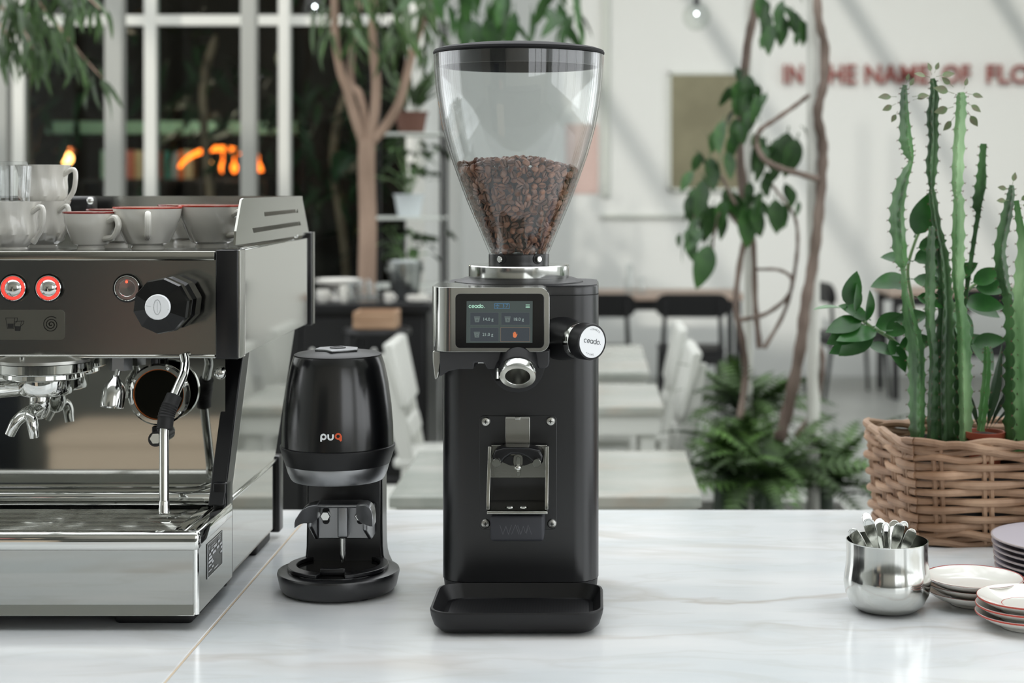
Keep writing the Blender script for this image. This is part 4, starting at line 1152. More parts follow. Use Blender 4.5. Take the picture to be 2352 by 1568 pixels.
obj('basket_ring', MB().lathe([(.04, zg(858)), (.0535, zg(860)), (.054, zg(869)), (.05, zg(873)), (.041, zg(874))], (GX, GY, 0), 44), 'chrome', pf)
obj('bowl', MB().lathe([(.0385, zg(871)), (.0385, zg(900)), (.036, zg(908)), (.03, zg(912)), (.012, zg(914))], (GX, GY, 0), 40), 'chrome', pf)
sx_, sy_ = xx(78, 2.165), GY
obj('spout_neck', MB().lathe([(.0135, zg(911)), (.0145, zg(917)), (.0148, zg(935)), (.012, zg(952)), (.008, zg(964)), (.003, zg(968))], (sx_, sy_, 0), 24), 'chrome', pf)
for s, tip in ((-1, (22, 998)), (1, (80, 1005))):
    a = Vector((sx_, sy_ - .004, zg(940)))
    pts = cr([a, P(60 if s < 0 else 68, 950, 2.16), P(38 if s < 0 else 74, 968, 2.15), P(tip[0], tip[1], 2.15)], 6)
    obj('spout', MB().tube(pts, [.0095 - .003 * i / len(pts) for i in range(len(pts))], 12), 'chrome', pf)
hp = [Vector((GX - .03, GY - .02, zg(893))), Vector((GX - .07, GY - .05, zg(897))), Vector((GX - .115, GY - .085, zg(905)))]
obj('handle_neck', MB().tube(hp, [.0105, .0095, .0105], 16), 'chrome', pf)
hp2 = [Vector((GX - .11, GY - .08, zg(904))), Vector((GX - .13, GY - .097, zg(907))), Vector((GX - .2, GY - .155, zg(920))), Vector((GX - .23, GY - .18, zg(925)))]
obj('handle_grip', MB().tube(hp2, [.012, .016, .016, .009], 16), 'bakelite', pf)
# hot water outlet
wx = xx(273, 2.18)
hw = obj('water_outlet', MB().lathe([(.016, zz(818, 2.18)), (.016, zz(851, 2.18))], (wx, 2.19, 0), 6), 'cast_alu', em, smooth=False)
obj('outlet_neck', MB().cyl(P(271, 850, 2.18), P(267, 868, 2.175), .0045, 12), 'chrome', hw)
a, b = P(267, 862, 2.175), P(257, 936, 2.165)
M = frame_to(a, b)
obj('outlet_bell', MB().lathe([(.005, 0), (.006, .004), (.0135, .014), (.0158, .023), (.0162, .04), (.0155, .0435), (.014, .0435), (.012, .036), (0, .034)], (0, 0, 0), 28, M), 'turned_steel', hw)
# round shot mirror with screws
c = P(368, 904, 2.2)
mr = obj('shot_mirror', MB().lathe([(.034, 0), (.0415, 0), (.0425, .003), (.0425, .007), (.040, .010), (.035, .010), (.034, .006)], c, 48, MX, close=True), 'chrome', em)
obj('mirror_glass', MB().lathe([(.0335, .001), (.0335, .006), (0, .006)], c, 48, MX), 'mirror_dark', mr)
obj('gasket', MB().lathe([(.0338, .004), (.0343, .0075), (.0337, .0075), (.0333, .006)], c, 48, MX, close=True), 'copper', mr)
for a in (70, 150, 225, 320, 20):
    obj('rim_screw', MB().ball((c.x + .0382 * math.cos(R(a)), c.y - .01, c.z + .0382 * math.sin(R(a))), (.0026, .0016, .0026), 10), 'chrome', mr)
obj('mirror_stem', MB().cyl(P(357, 818, 2.2), P(357, 843, 2.2), .0065, 12).rbox(xx(337, 2.19), xx(379, 2.19), 2.185, 2.205, zz(824, 2.19), zz(819, 2.19), .001), 'black_plastic', mr)
obj('mirror_foot', MB().rbox(xx(350, 2.2), xx(366, 2.2), 2.196, 2.206, zz(1020, 2.2), zz(978, 2.2), .002).cyl(P(358, 1008, 2.205), P(358, 1008, 2.19), .0105, 18), 'black_plastic', mr)
obj('foot_bolt', MB().cyl(P(357, 1007, 2.192), P(357, 1007, 2.183), .0075, 6).cyl(P(357, 1007, 2.184), P(357, 1007, 2.18), .005, 14), 'chrome', mr)
# steam wand
wp = [P(422, 815, 2.165), P(425, 835, 2.16), P(421, 860, 2.15), P(408, 890, 2.14), P(396, 918, 2.13)]
wd = obj('steam_wand', MB().tube(cr(wp, 6), .0064, 16), 'chrome', em)
sp2 = cr([P(400, 909, 2.133), P(389, 935, 2.125), P(382, 955, 2.12), P(378, 985, 2.115)], 8)
obj('rubber_sleeve', MB().tube(sp2, [.0105 + (.0009 if 6 < i < 18 and i % 2 else 0) for i in range(len(sp2))], 16), 'rubber', wd)
obj('wand_tube', MB().tube([P(378, 970, 2.117), P(377, 1000, 2.112), P(377, 1150, 2.095)], .0063, 16), 'steel_polish', wd)
obj('wand_tip', MB().tube([P(377, 1148, 2.095), P(377, 1152, 2.095), P(377, 1172, 2.093), P(377, 1180, 2.092)], [.0063, .0068, .0075, .0068], 16), 'chrome', wd)

# ------------------------------------------------------------------ cups on the machine
TT = ZT - .003
def cup_prof(r, h, foot, t=.0035):
    return [(foot, 0), (foot, .004), (foot * .92, .008), (foot * 1.25, h * .18), (r * .82, h * .48), (r * .95, h * .75), (r, h), (r - t, h), (r - t - .004, h * .72), (r * .74, h * .46), (foot, h * .18), (0, h * .14)]
def plain_cup(px, d, r, h, label, hand=-60, red='red_glaze'):
    x = xx(px, d)
    t = thing('red_rim_cup', label, 'cup', (x, d, TT), 'red rimmed cups on the machine')
    body = obj('bowl', MB().lathe(cup_prof(r, h, r * .5), (x, d, TT), 40), 'ceramic_warm', t)
    obj('rim_band', MB().lathe([(r - .0004, h - .0024), (r + .0004, h - .001), (r + .0002, h + .0004), (r - .002, h + .0005), (r - .002, h - .0004)], (x, d, TT), 40, close=True), red, t)
    a = R(hand); ca, sa = math.cos(a), math.sin(a)
    pts = cr([(x + ca * r * .92, d + sa * r * .92, TT + h * .78), (x + ca * (r + .012), d + sa * (r + .012), TT + h * .86), (x + ca * (r + .018), d + sa * (r + .018), TT + h * .66), (x + ca * (r + .008), d + sa * (r + .008), TT + h * .38), (x + ca * r * .72, d + sa * r * .72, TT + h * .32)], 5)
    obj('handle', MB().tube(pts, .0045, 10), 'ceramic_warm', t)
plain_cup(339, 2.27, .0478, .062, 'large white cup with red rim and handle towards us, in the middle of the machine', -74, 'red_bright')
plain_cup(487, 2.32, .0478, .064, 'large white cup with red rim standing beside the slotted guard', -35, 'red_bright')
plain_cup(209, 2.26, .0385, .0555, 'small white cup with dark red rim left of the large cups', -32)
plain_cup(262, 2.39, .04, .057, 'small white cup with dark red rim half hidden behind the others', 30)
plain_cup(432, 2.5, .046, .062, 'white cup with red rim in the back row between the large cups', 200)
# relief cups
def relief(a, z, r):
    return 1 + .028 * math.sin(11 * a + z * 90) * min(1, max(0, (z) / .02)) * (1 if r > .02 else 0)
def relief_cup(px, d, z0, label, hand, flip=False):
    r, h = .0375, .070
    x = xx(px, d)
    t = thing('relief_cup', label, 'cup', (x, d, z0), 'white relief cups on the machine')
    prof = [(.021, 0), (.0215, .004), (.020, .006), (.027, .012), (.0345, .024), (.0345, .036), (.0335, .048), (.035, .06), (.039, h), (.0375, h), (.0325, .058), (.031, .045), (.032, .024), (.02, .01), (0, .009)]
    if flip: prof = [(rr, h - q) for rr, q in prof]
    obj('bowl', MB().lathe(prof, (x, d, z0), 54, mod=relief), 'ceramic', t)
    a = R(hand); ca, sa = math.cos(a), math.sin(a)
    def hz(q): return z0 + (h - q if flip else q)
    pts = cr([(x + ca * .033, d + sa * .033, hz(.055)), (x + ca * .048, d + sa * .048, hz(.063)), (x + ca * .0535, d + sa * .0535, hz(.056)), (x + ca * .051, d + sa * .051, hz(.034)), (x + ca * .042, d + sa * .042, hz(.02)), (x + ca * .036, d + sa * .036, hz(.013))], 5)
    obj('handle', MB().tube(pts, [.0036] * (len(pts) - 4) + [.0044] * 4, 10), 'ceramic', t)
relief_cup(28, 2.255, TT, 'white relief cup at the left edge, front of the lower row', -20)
relief_cup(99, 2.35, TT, 'white relief cup in the lower row behind the front one', -30)
relief_cup(99, 2.35, TT + .053, 'white relief cup standing in the mouth of another cup, topmost', -14)
relief_cup(-40, 2.35, TT, 'white relief cup of the lower row cut off by the left edge', 200)
def tumbler(px, d, z0, label):
    x = xx(px, d)
    t = thing('glass_tumbler', label, 'glass', (x, d, z0), 'ribbed glasses on the machine')
    fl_ = lambda a, z, r: 1 + .03 * math.cos(16 * a)
    obj('wall', MB().lathe([(.026, .0), (.029, .05), (.0262, .05), (.023, .005), (0, .005)], (x, d, z0), 64, mod=fl_), 'tumbler_glass', t)
    obj('base', MB().lathe([(.0255, .0505), (.024, .056), (0, .056)], (x, d, z0), 40), 'tumbler_glass', t)
tumbler(22, 2.255, TT + .0705, 'ribbed clear glass upside down on the front relief cup')
tumbler(-44, 2.35, TT + .0705, 'ribbed clear glass upside down at the left edge')
# ------------------------------------------------------------------ automatic tamper
TD = 2.2
ST = F / TD
TX = xx(778, TD)
tp = thing('tamping_machine', 'black drum shaped automatic tamper between espresso machine and grinder', 'tamper', (TX, TD, C))
def tz(py, d=TD): return zz(py, d)
bx = xx(776, TD)
drum = obj('drum', MB().lathe([(.0, tz(815)), (.0595, tz(815)), (.0605, tz(818)), (.064, tz(836)), (.0695, tz(880)), (.0735, tz(930)), (.0757, tz(975)), (.0765, tz(1018)), (.0755, tz(1020)), (.05, tz(1020))], (bx, TD, 0), 72), 'black_drum', tp)
obj('lid', MB().lathe([(.0597, tz(816)), (.0597, tz(812.5)), (.056, tz(809.5)), (.03, tz(804)), (0, tz(802))], (bx, TD, 0), 64), 'black_matte', tp)
zt2 = tz(803) + .0012
bd = MB().prism([(bx - .03, TD - .012), (bx - .014, TD - .02), (bx - .004, TD - .0345), (bx + .018, TD - .024), (bx + .029, TD - .014), (bx + .026, TD + .012), (bx - .0, TD + .03), (bx - .028, TD + .012)], 'z', zt2 - .002, zt2 + .0014)
obj('lid_badge', bd, 'cast_alu', tp, bevel=.0012)
obj('badge_button', MB().lathe([(.011, zt2 + .001), (.011, zt2 + .0026), (.008, zt2 + .003), (.007, zt2 + .002), (0, zt2 + .002)], (bx, TD, 0), 24), 'dark_grey', tp)
obj('skirt', MB().lathe([(.0755, tz(1018)), (.0785, tz(1020)), (.0785, tz(1024)), (.0715, tz(1061)), (.05, tz(1061))], (bx, TD, 0), 72), 'black_matte', tp)
obj('lower_ring', MB().lathe([(.0705, tz(1060)), (.0708, tz(1063)), (.0675, tz(1082)), (.064, tz(1094)), (.062, tz(1098)), (.05, tz(1098))], (bx, TD, 0), 72), 'cast_alu', tp)
fy = TD - .0698
obj('ring_arrow', MB().strokes([[(756, 1075), (761, 1081), (766, 1075)]], 1.6, lambda u, v: Vector((xx(u, fy), fy - .0005, zz(v, fy)))), 'steel_polish', tp)
obj('light_window', MB().lathe([(.0, 0), (.009, 0), (.0105, .002), (.0105, .004), (0, .004)], (xx(781, 2.16), 2.165, zz(1097, 2.165)), 24, MX), 'chrome', tp)
# print on the drum
dl = TD - .0763
def on_drum(u, v):
    z = zz(v, dl); x = xx(u, dl) - bx
    rr = .0768
    return Vector((bx + x, TD - math.sqrt(max(1e-6, rr * rr - x * x)), z))
obj('print_pu', MB().strokes([[(737.5, 1014), (737.5, 1003)] , arc(743, 1003, 5.5, 180, -180, 16), [(754, 997), (754, 1003)] + arc(759.2, 1003, 5.2, 180, 0, 10)[::1] if False else [(754, 997), (754, 1004)], arc(759.4, 1004, 5.4, 180, 0, 10), [(764.8, 1004), (764.8, 997)]], 4.0, on_drum), 'puq_white', drum)
obj('print_q', MB().strokes([arc(776.5, 1002, 5.8, 0, 360, 16), [(777, 1006), (783.5, 1013)], [(783, 1001), (783, 1012)]], 4.0, on_drum), 'puq_orange', drum)
# column with flared foot
yc0, yc1 = 2.235, 2.285
ox = []
zl_, zh_ = C + .03, tz(1075)
for py, hw in ((1060, .0530), (1200, .0530), (1255, .0535), (1275, .0545), (1290, .057), (1305, .061), (1318, .066), (1326, .067)):
    ox.append((hw, zz(py, yc0)))
cxm = xx(791, yc0)
out = [(cxm + hw, z) for hw, z in ox] + [(cxm - hw, z) for hw, z in reversed(ox)]
obj('column', MB().prism(out, 'y', yc0, yc1), 'black_satin', tp, bevel=.004)
# base
xb = TX
obj('base', MB().lathe([(.06, C + .003), (.076, C + .003), (.0795, C + .008), (.0835, C + .026), (.0825, C + .029), (.0735, C + .031), (.04, C + .031)], (xb, TD, 0), 72), 'black_satin', tp)
for a in (-130, -50, 50, 130):
    obj('foot', MB().lathe([(.008, C), (.009, C + .004)], (xb + .062 * math.cos(R(a)), TD + .062 * math.sin(R(a)), 0), 14), 'rubber', tp)
n = 44
ring = MB()
out_, in_ = [], []
for i in range(n + 1):
    a = R(-90 + 16 + (360 - 32) * i / n)
    out_.append((xb + .069 * math.cos(a), TD - .004 + .069 * math.sin(a)))
    in_.append((xb + .0565 * math.cos(a), TD - .002 + .053 * math.sin(a)))
nx = .016
poly = out_ + [(xb - nx, TD - .05), (xb - nx * .9, TD - .038), (xb + nx * .9, TD - .038), (xb + nx, TD - .05)]
obj('tray_dish', MB().lathe([(.0685, C + .031), (.0685, C + .0325), (0, C + .0325)], (xb, TD - .004, 0), 48), 'black_gloss', tp)
rg = MB()
L_ = len(out_)
v = []
for (ox_, oy_), (ix, iy) in zip(out_, in_):
    v += [(ox_, oy_, C + .0325), (ox_, oy_, C + .0375), (ix, iy, C + .0375), (ix, iy, C + .0325)]
fs = []
for i in range(L_ - 1):
    for k in range(4):
        fs.append((i * 4 + k, i * 4 + (k + 1) % 4, (i + 1) * 4 + (k + 1) % 4, (i + 1) * 4 + k))
fs += [(0, 1, 2, 3), tuple((L_ - 1) * 4 + k for k in (3, 2, 1, 0))]
rg.add(v, fs)
obj('tray_ring', rg, 'black_plastic', tp, bevel=.0012)
obj('tray_lip', MB().rbox(xb - .017, xb + .016, TD - .052, TD - .046, C + .0325, C + .0415, .0015), 'black_plastic', tp)
# portafilter fork
fkp = obj('fork_plate', MB().prism([(xx(732, 2.2), zz(1160, 2.2)), (xx(843, 2.2), zz(1160, 2.2)), (xx(848, 2.2), zz(1236, 2.2)), (xx(731, 2.2), zz(1236, 2.2))], 'y', 2.195, 2.232), 'cast_alu', tp, bevel=.002)
obj('fork_boss', MB().rbox(xx(775, 2.18), xx(800, 2.18), 2.178, 2.2, zz(1235, 2.18), zz(1160, 2.18), .003), 'cast_alu', fkp)
obj('bridge', MB().rbox(xx(727, 2.18), xx(833, 2.18), 2.165, 2.2, zz(1162, 2.18), zz(1153, 2.18), .003), 'cast_alu', fkp)
def arm(pts, w):
    """curved cast arm: ribbon swept along pts with depth w"""
    mb = MB(); v, fs = [], []
    for (px, py, th, d) in pts:
        for dd in (-w / 2, w / 2):
            v += [P(px, py, d) + Vector((0, dd, 0)), P(px, py + th, d) + Vector((0, dd, 0))]
    k = len(pts)
    for i in range(k - 1):
        a = i * 4; b = a + 4
        fs += [(a, b, b + 1, a + 1), (a + 2, a + 3, b + 3, b + 2), (a, a + 2, b + 2, b), (a + 1, b + 1, b + 3, a + 3)]
    fs += [(0, 1, 3, 2), ((k - 1) * 4, (k - 1) * 4 + 2, (k - 1) * 4 + 3, (k - 1) * 4 + 1)]
    return mb.add(v, fs)
obj('fork_arm', arm([(732, 1153, 36, 2.17), (722, 1154, 42, 2.16), (710, 1157, 40, 2.145), (700, 1163, 34, 2.13), (690, 1175, 26, 2.12), (683, 1186, 20, 2.115), (680.5, 1196, 13, 2.112)], .03), 'cast_alu', fkp, bevel=.003)
obj('fork_arm', arm([(822, 1154, 30, 2.165), (832, 1152, 44, 2.14), (842, 1152, 48, 2.125), (852, 1158, 46, 2.115), (858, 1170, 34, 2.11), (860.5, 1186, 20, 2.108)], .03), 'cast_alu', fkp, bevel=.003)
obj('fork_cheek', MB().prism([(2.2, zz(1238, 2.2)), (2.232, zz(1238, 2.2)), (2.232, zz(1165, 2.2)), (2.15, zz(1165, 2.2)), (2.15, zz(1192, 2.2))], 'x', xx(722, 2.2), xx(731, 2.2)).prism([(2.2, zz(1238, 2.2)), (2.232, zz(1238, 2.2)), (2.232, zz(1165, 2.2)), (2.15, zz(1165, 2.2)), (2.15, zz(1200, 2.2))], 'x', xx(845, 2.2), xx(855, 2.2)), 'cast_alu', fkp, bevel=.002)
for px in (749, 828):
    obj('slot', MB().prism([(x, z) for x, z in rrect(xx(px - 8, 2.195), xx(px + 8, 2.195), zz(1203, 2.195), zz(1165, 2.195), .0045, 5)], 'y', 2.1935, 2.197), 'rubber', fkp)
    b_ = obj('hex_bolt', MB().lathe([(.0072, 0), (.0072, .007), (.006, .008), (0, .008)], P(px, 1183, 2.194), 6, MX), 'chrome', fkp, smooth=False)
obj('guide_rod', MB().cyl(P(787, 1236, 2.19), P(787, 1284, 2.19), .0035, 14).tube([P(787, 1284, 2.19), P(787, 1291, 2.19)], [.0033, .0018], 14), 'steel_polish', tp)
# ------------------------------------------------------------------ coffee grinder
def loft(loops, cap0=True, cap1=True):
    """stack of rounded rectangles (x0, x1, y0, y1, r, z) skinned into one surface"""
    mb = MB(); v, fs = [], []
    for (x0, x1, y0, y1, r, z) in loops:
        pl = rrect(x0, x1, y0, y1, r, 6)
        k = len(pl)
        v += [(p[0], p[1], z) for p in pl]
    for i in range(len(loops) - 1):
        for j in range(k):
            fs.append((i * k + j, i * k + (j + 1) % k, (i + 1) * k + (j + 1) % k, (i + 1) * k + j))
    if cap0: fs.append(tuple(range(k - 1, -1, -1)))
    if cap1: fs.append(tuple(range((len(loops) - 1) * k, len(loops) * k)))
    return mb.add(v, fs)
GD = 2.12
gx0, gx1 = xx(1012, GD), xx(1375, GD)
gxm = (gx0 + gx1) / 2
gr_ = thing('coffee_grinder', 'tall matte black coffee grinder with display and clear bean hopper', 'coffee grinder', (gxm, 2.2, C))
ztop = zz(657.5, GD)
zse = zz(679, GD)
rb = .034
def BL(z, i=0.0): return (gx0 + i, gx1 - i, GD + i, 2.28 - i, rb - i, z)
obj('body', loft([BL(C + .031), BL(zse)]), 'black_satin', gr_)
obj('foot_plate', loft([BL(C + .003, .004), BL(C + .03, .001)]), 'black_matte', gr_)
obj('seam', loft([BL(zse, .0015), BL(zse + .0012, .0015)]), 'rubber', gr_)
obj('top_cap', loft([BL(zse + .0012), BL(ztop - .002), BL(ztop - .0006, .0006), BL(ztop, .002)]), 'black_satin', gr_)
obj('top_plate', loft([(gx0 + .003, gx1 - .002, GD + .002, 2.278, rb - .002, ztop), (gx0 + .003, gx1 - .002, GD + .002, 2.278, rb - .002, ztop + .0012)]), 'dark_grey', gr_)
for x in (gx0 + .03, gx1 - .03):
    for y in (2.14, 2.255):
        obj('foot', MB().lathe([(.01, C), (.011, C + .005)], (x, y, 0), 14), 'rubber', gr_)
HX, HD = xx(1192, 2.2), 2.2
# display head
BZ = 2.06
zb0, zb1 = zz(808, BZ), zz(660, BZ)
xl_, xr_ = xx(995, 2.1), xx(1262, BZ)
stn = [(xl_ + .028 + .028 * math.cos(R(a)), 2.092 + .032 * math.sin(R(a)), 0.0) for a in range(180, 271, 10)]
rc = .013
stn += [(xr_ - rc + rc * math.sin(R(a)), BZ, rc - rc * math.cos(R(a))) for a in range(0, 91, 15)]
v, fs = [], []
for (x, yf, ins) in stn:
    yb = GD + .01 if x > gx0 + .03 else 2.16
    v += [(x, yf, zb0 + ins), (x, yb, zb0 + ins), (x, yb, zb1 - ins), (x, yf, zb1 - ins)]
k = len(stn)
for i in range(k - 1):
    for q in range(4):
        fs.append((i * 4 + q, i * 4 + (q + 1) % 4, i * 4 + 4 + (q + 1) % 4, i * 4 + 4 + q))
fs += [(0, 1, 2, 3), ((k - 1) * 4 + 3, (k - 1) * 4 + 2, (k - 1) * 4 + 1, (k - 1) * 4)]
bz = obj('display_bezel', MB().add(v, fs), 'steel_polish', gr_, bevel=.0028, seg=3, ang=30)
obj('bezel_tail', MB().prism([(xx(a, 2.1), zz(b, 2.1)) for a, b in ((994, 806), (1014, 806), (1013, 832), (1006, 868), (1001, 872), (998, 868), (994, 830))], 'y', 2.098, 2.13), 'steel_satin', bz, bevel=.0015)
low = [(1010, 806), (1262, 806), (1261, 838), (1254, 845), (1237, 846), (1233, 836), (1225, 824), (1210, 815), (1190, 812), (1165, 815), (1148, 826), (1140, 840), (1138, 847), (1120, 847), (1112, 832), (1090, 832), (1088, 847), (1055, 847), (1030, 852), (1011, 864)]
obj('head_underside', MB().prism([(xx(a, 2.075), zz(b, 2.075)) for a, b in low], 'y', 2.072, GD + .006), 'dark_grey', gr_, bevel=.0015)
obj('latch_tab', MB().rbox(xx(1094, 2.07), xx(1112, 2.07), 2.085, 2.11, zz(838, 2.07), zz(830, 2.07), .0015), 'chrome', gr_)
# screen
gl = obj('screen_glass', MB().prism(rrect(xx(1046, BZ), xx(1250, BZ), zz(799, BZ), zz(674, BZ), .006), 'y', BZ - .0012, BZ + .001), 'black_gloss', bz, bevel=.0005)
def fs_(e):
    d = BZ - .0013 - e
    return lambda u, v: Vector((xx(u, BZ), d, zz(v, BZ)))
f1, f2, f3 = fs_(.00005), fs_(.0001), fs_(.00016)
obj('screen_area', MB().flat([(1072, 691), (1223.5, 691), (1223, 787), (1071, 787)], f1), 'screen_on', gl)
tiles = ((1080, 717, 1146, 746), (1151, 717, 1217, 746), (1080, 752, 1146, 784), (1150, 752, 1217, 784))
tm, ln_, hl = MB(), MB(), MB()
for k, (a, b, c2, d2) in enumerate(tiles):
    tm.flat([(a, b), (c2, b), (c2, d2), (a, d2)], f2)
    (hl if k == 3 else ln_).strokes([[(a, b), (c2, b), (c2, d2), (a, d2), (a, b)]], 1.0, f3)
obj('screen_tiles', tm, 'ui_tile', gl); obj('tile_lines', ln_, 'ui_line', gl); obj('tile_highlight', hl, 'ui_orange_line', gl)
def ceado(mb, x, y, h, w, fn, flip=-1):
    """the word ceado. in round strokes; h = x-height, flip=-1 when v grows downwards"""
    def A(cx, a0, a1): return [(x + cx * h + .46 * h * math.cos(R(q)), y + flip * (.5 * h + .46 * h * math.sin(R(q)))) for q in [a0 + (a1 - a0) * i / 16 for i in range(17)]]
    def p(u, v): return (x + u * h, y + flip * v * h)
    L = [A(.5, 45, 315), A(1.62, 0, 318), [p(1.16, .5), p(2.08, .5)], A(2.75, 0, 360), [p(3.22, 0), p(3.22, .98)], A(3.95, 0, 360), [p(4.42, 0), p(4.42, 1.5)], A(5.15, 0, 360), [p(5.95, .1), p(6.15, .1)]]
    return mb.strokes(L, w, fn)
obj('screen_logo', ceado(MB(), 1077, 706.5, 5.9, 1.5, f3), 'ui_mint', gl)
obj('menu_icon', MB().strokes([[(1207.5, 699.5), (1217, 699.5)], [(1207.5, 702.5), (1217, 702.5)], [(1207.5, 705.5), (1217, 705.5)]], 1.4, f3), 'ui_mint', gl)
obj('grind_setting', text_mb(MB().strokes([[(1136, 697), (1170, 697), (1170, 708), (1136, 708), (1136, 697)], [(1138, 701), (1147, 701)], [(1138, 704.5), (1147, 704.5)], [(1142.5, 698), (1142.5, 700.5)], [(1142.5, 705), (1142.5, 707.5)]], .9, f3), '3.7', 10.5, lambda u, v, w: f3(1160.5 + u, 702.4 - v)), 'ui_blue', gl)
cu_ = MB()
for (tx, ty, num, cx_, cy_, ch) in ((1121, 733, '14.0 g', 1096, 733.5, 'A'), (1191, 733, '18.0 g', 1166, 733.5, 'B'), (1120.5, 768, '21.0 g', 1095.5, 768.5, 'C')):
    obj('dose_number', text_mb(MB(), num, 10.2, lambda u, v, w: f3(tx + u, ty - v)), 'ui_text', gl)
    cu_.flat([(cx_ - 7, cy_ - 7), (cx_ + 7, cy_ - 7), (cx_ + 7, cy_ - 5.2), (cx_ - 7, cy_ - 5.2)], f3)
    cu_.flat([(cx_ - 6.5, cy_ - 4.4), (cx_ + 6.5, cy_ - 4.4), (cx_ + 4.6, cy_ + 6.2), (cx_ - 4.6, cy_ + 6.2)], f3)
obj('basket_icons', cu_, 'ui_cup', gl)
f4 = fs_(.00022)
lt = MB()
for (cx_, cy_, ch) in ((1096, 735, 'A'), (1166, 735, 'B'), (1095.5, 770, 'C')):
    text_mb(lt, ch, 7.5, lambda u, v, w: f4(cx_ + u, cy_ - v))
obj('basket_letters', lt, 'ui_tile', gl)
hd = MB().flat([(1178.4, 766), (1178.4, 772), (1180, 774.5), (1183, 775.3), (1185.5, 774.3), (1187.8, 770), (1188.6, 766.5), (1187.4, 766), (1185.8, 768.8), (1185.6, 766)], f3)
hd.strokes([[(1179.2, 768), (1179.2, 763.6)], [(1181.1, 768), (1181.1, 761.6)], [(1183, 768), (1183, 761.4)], [(1184.9, 768), (1184.9, 763)]], 1.6, f3)
obj('hand_icon', hd, 'ui_hand', gl)
# chute
cax = Vector((0, -math.cos(R(43)), -math.sin(R(43))))
cf = P(1189, 865, 2.055)
Mc = frame_to(cf - cax * .013, cf)
Mc2 = frame_to(cf - cax * .05, cf)
obj('chute_collar', MB().lathe([(.0365, 0), (.0365, .003), (.0345, .004), (0, .004)], P(1188, 838, GD - .0005), 40, MX), 'black_matte', gr_)
ch_ = obj('chute', MB().lathe([(.0175, 0), (.0235, 0), (.0238, .0012), (.0238, .0115), (.023, .013), (.0163, .013), (.0155, .0118), (.0155, 0)], (0, 0, 0), 48, Mc, close=True), 'turned_steel', gr_)
obj('chute_barrel', MB().lathe([(.0175, 0), (.0245, 0), (.025, .003), (.025, .037), (.0245, .0382), (.0157, .0382), (.0157, 0)], (0, 0, 0), 44, Mc2, close=True), 'black_matte', ch_)
obj('chute_throat', MB().lathe([(.0153, .0495), (.0153, .014), (0, .012)], (0, 0, 0), 32, Mc2, cap=False), 'steel_satin', ch_)
obj('chute_screw', MB().cyl(P(1143, 848, 2.075), P(1143, 872, 2.065), .003, 10).cyl(P(1140, 862, 2.07), P(1152, 862, 2.07), .0028, 10), 'steel_polish', ch_)
# grind knob
ka = Vector((math.sin(R(38)), -math.cos(R(38)), 0))
k0 = P(1296, 777, 2.122) - ka * .008
Mk = frame_to(k0, k0 + ka)
kb = obj('grind_knob', MB().lathe([(.030, 0), (.0285, .012), (.0245, .03), (.0238, .036), (.02, .036)], (0, 0, 0), 48, Mk), 'black_matte', gr_)
obj('knob_ring', MB().lathe([(.02, .034), (.0238, .0355), (.0242, .037), (.0242, .046), (.0235, .0475), (.02, .0475)], (0, 0, 0), 48, Mk), 'turned_steel', kb)
obj('knob_grip', MB().lathe([(.02, .047), (.0238, .0475), (.024, .049), (.024, .066), (.0232, .068), (.0215, .0685), (.0208, .0675), (0, .067)], (0, 0, 0), 48, Mk), 'black_matte', kb)
obj('knob_disc', MB().lathe([(.0207, .067), (.0207, .0684), (0, .0684)], (0, 0, 0), 48, Mk), 'white_disc', kb)
kc = k0 + ka * .0686
ku = Vector((ka.y * -1, ka.x, 0)); kv = Vector((0, 0, 1))
ang_ = R(-11)
def fkn(u, v):
    return kc + ku * (u * math.cos(ang_) - v * math.sin(ang_)) + kv * (u * math.sin(ang_) + v * math.cos(ang_))
kt = ceado(MB(), -.0138, -.002, .0046, .0009, fkn, 1)
def arc_word(mb, body, r, a_mid, step, size, inward):
    for i, chx in enumerate(body):
        a = R(a_mid + (i - (len(body) - 1) / 2) * step)
        rot = a - R(90) if not inward else a + R(90)
        text_mb(mb, chx, size, lambda u, v, w: fkn(r * math.cos(a) + u * math.cos(rot) - v * math.sin(rot), r * math.sin(a) + u * math.sin(rot) + v * math.cos(rot)))
arc_word(kt, '<COARSE', .0165, 84, -9, .0034, False)
arc_word(kt, '<FINE', .0165, -94, 10, .0034, True)
obj('knob_print', kt, 'print_grey', kb)
# fork panel
fp = obj('fork_panel', MB().prism(rrect(xx(1101, GD), xx(1279, GD), zz(1215, GD), zz(954, GD), .006), 'y', GD - .0016, GD + .002), 'black_satin', gr_, bevel=.0006)
for px, py in ((1116, 968), (1265, 967), (1115, 1202), (1268, 1202)):
    c = P(px, py, GD - .0016)
    s_ = obj('panel_screw', MB().lathe([(.0064, 0), (.0062, .001), (.005, .0026), (.0025, .0033), (0, .0035)], c, 24, MX), 'steel_satin', fp)
    q = c + Vector((0, -.0034, 0))
    obj('cross_slot', MB().box(q.x - .0024, q.x + .0024, q.y - .0002, q.y + .0006, q.z - .0006, q.z + .0006, None).box(q.x - .0006, q.x + .0006, q.y - .0002, q.y + .0006, q.z - .0024, q.z + .0024), 'rubber', s_)
obj('strap', MB().box(xx(1161, 2.115), xx(1217, 2.115), 2.113, 2.1185, zz(1026, 2.115), zz(957, 2.115)), 'brushed_v', fp, bevel=.0006)
obj('strap_clip', MB().box(xx(1162, 2.112), xx(1183, 2.112), 2.111, 2.1132, zz(961, 2.112), zz(957, 2.112)).box(xx(1195, 2.112), xx(1216, 2.112), 2.111, 2.1132, zz(961, 2.112), zz(957, 2.112)).rbox(xx(1183, 2.112), xx(1195, 2.112), 2.1105, 2.1135, zz(964, 2.112), zz(957, 2.112), .0006), 'steel_satin', fp)
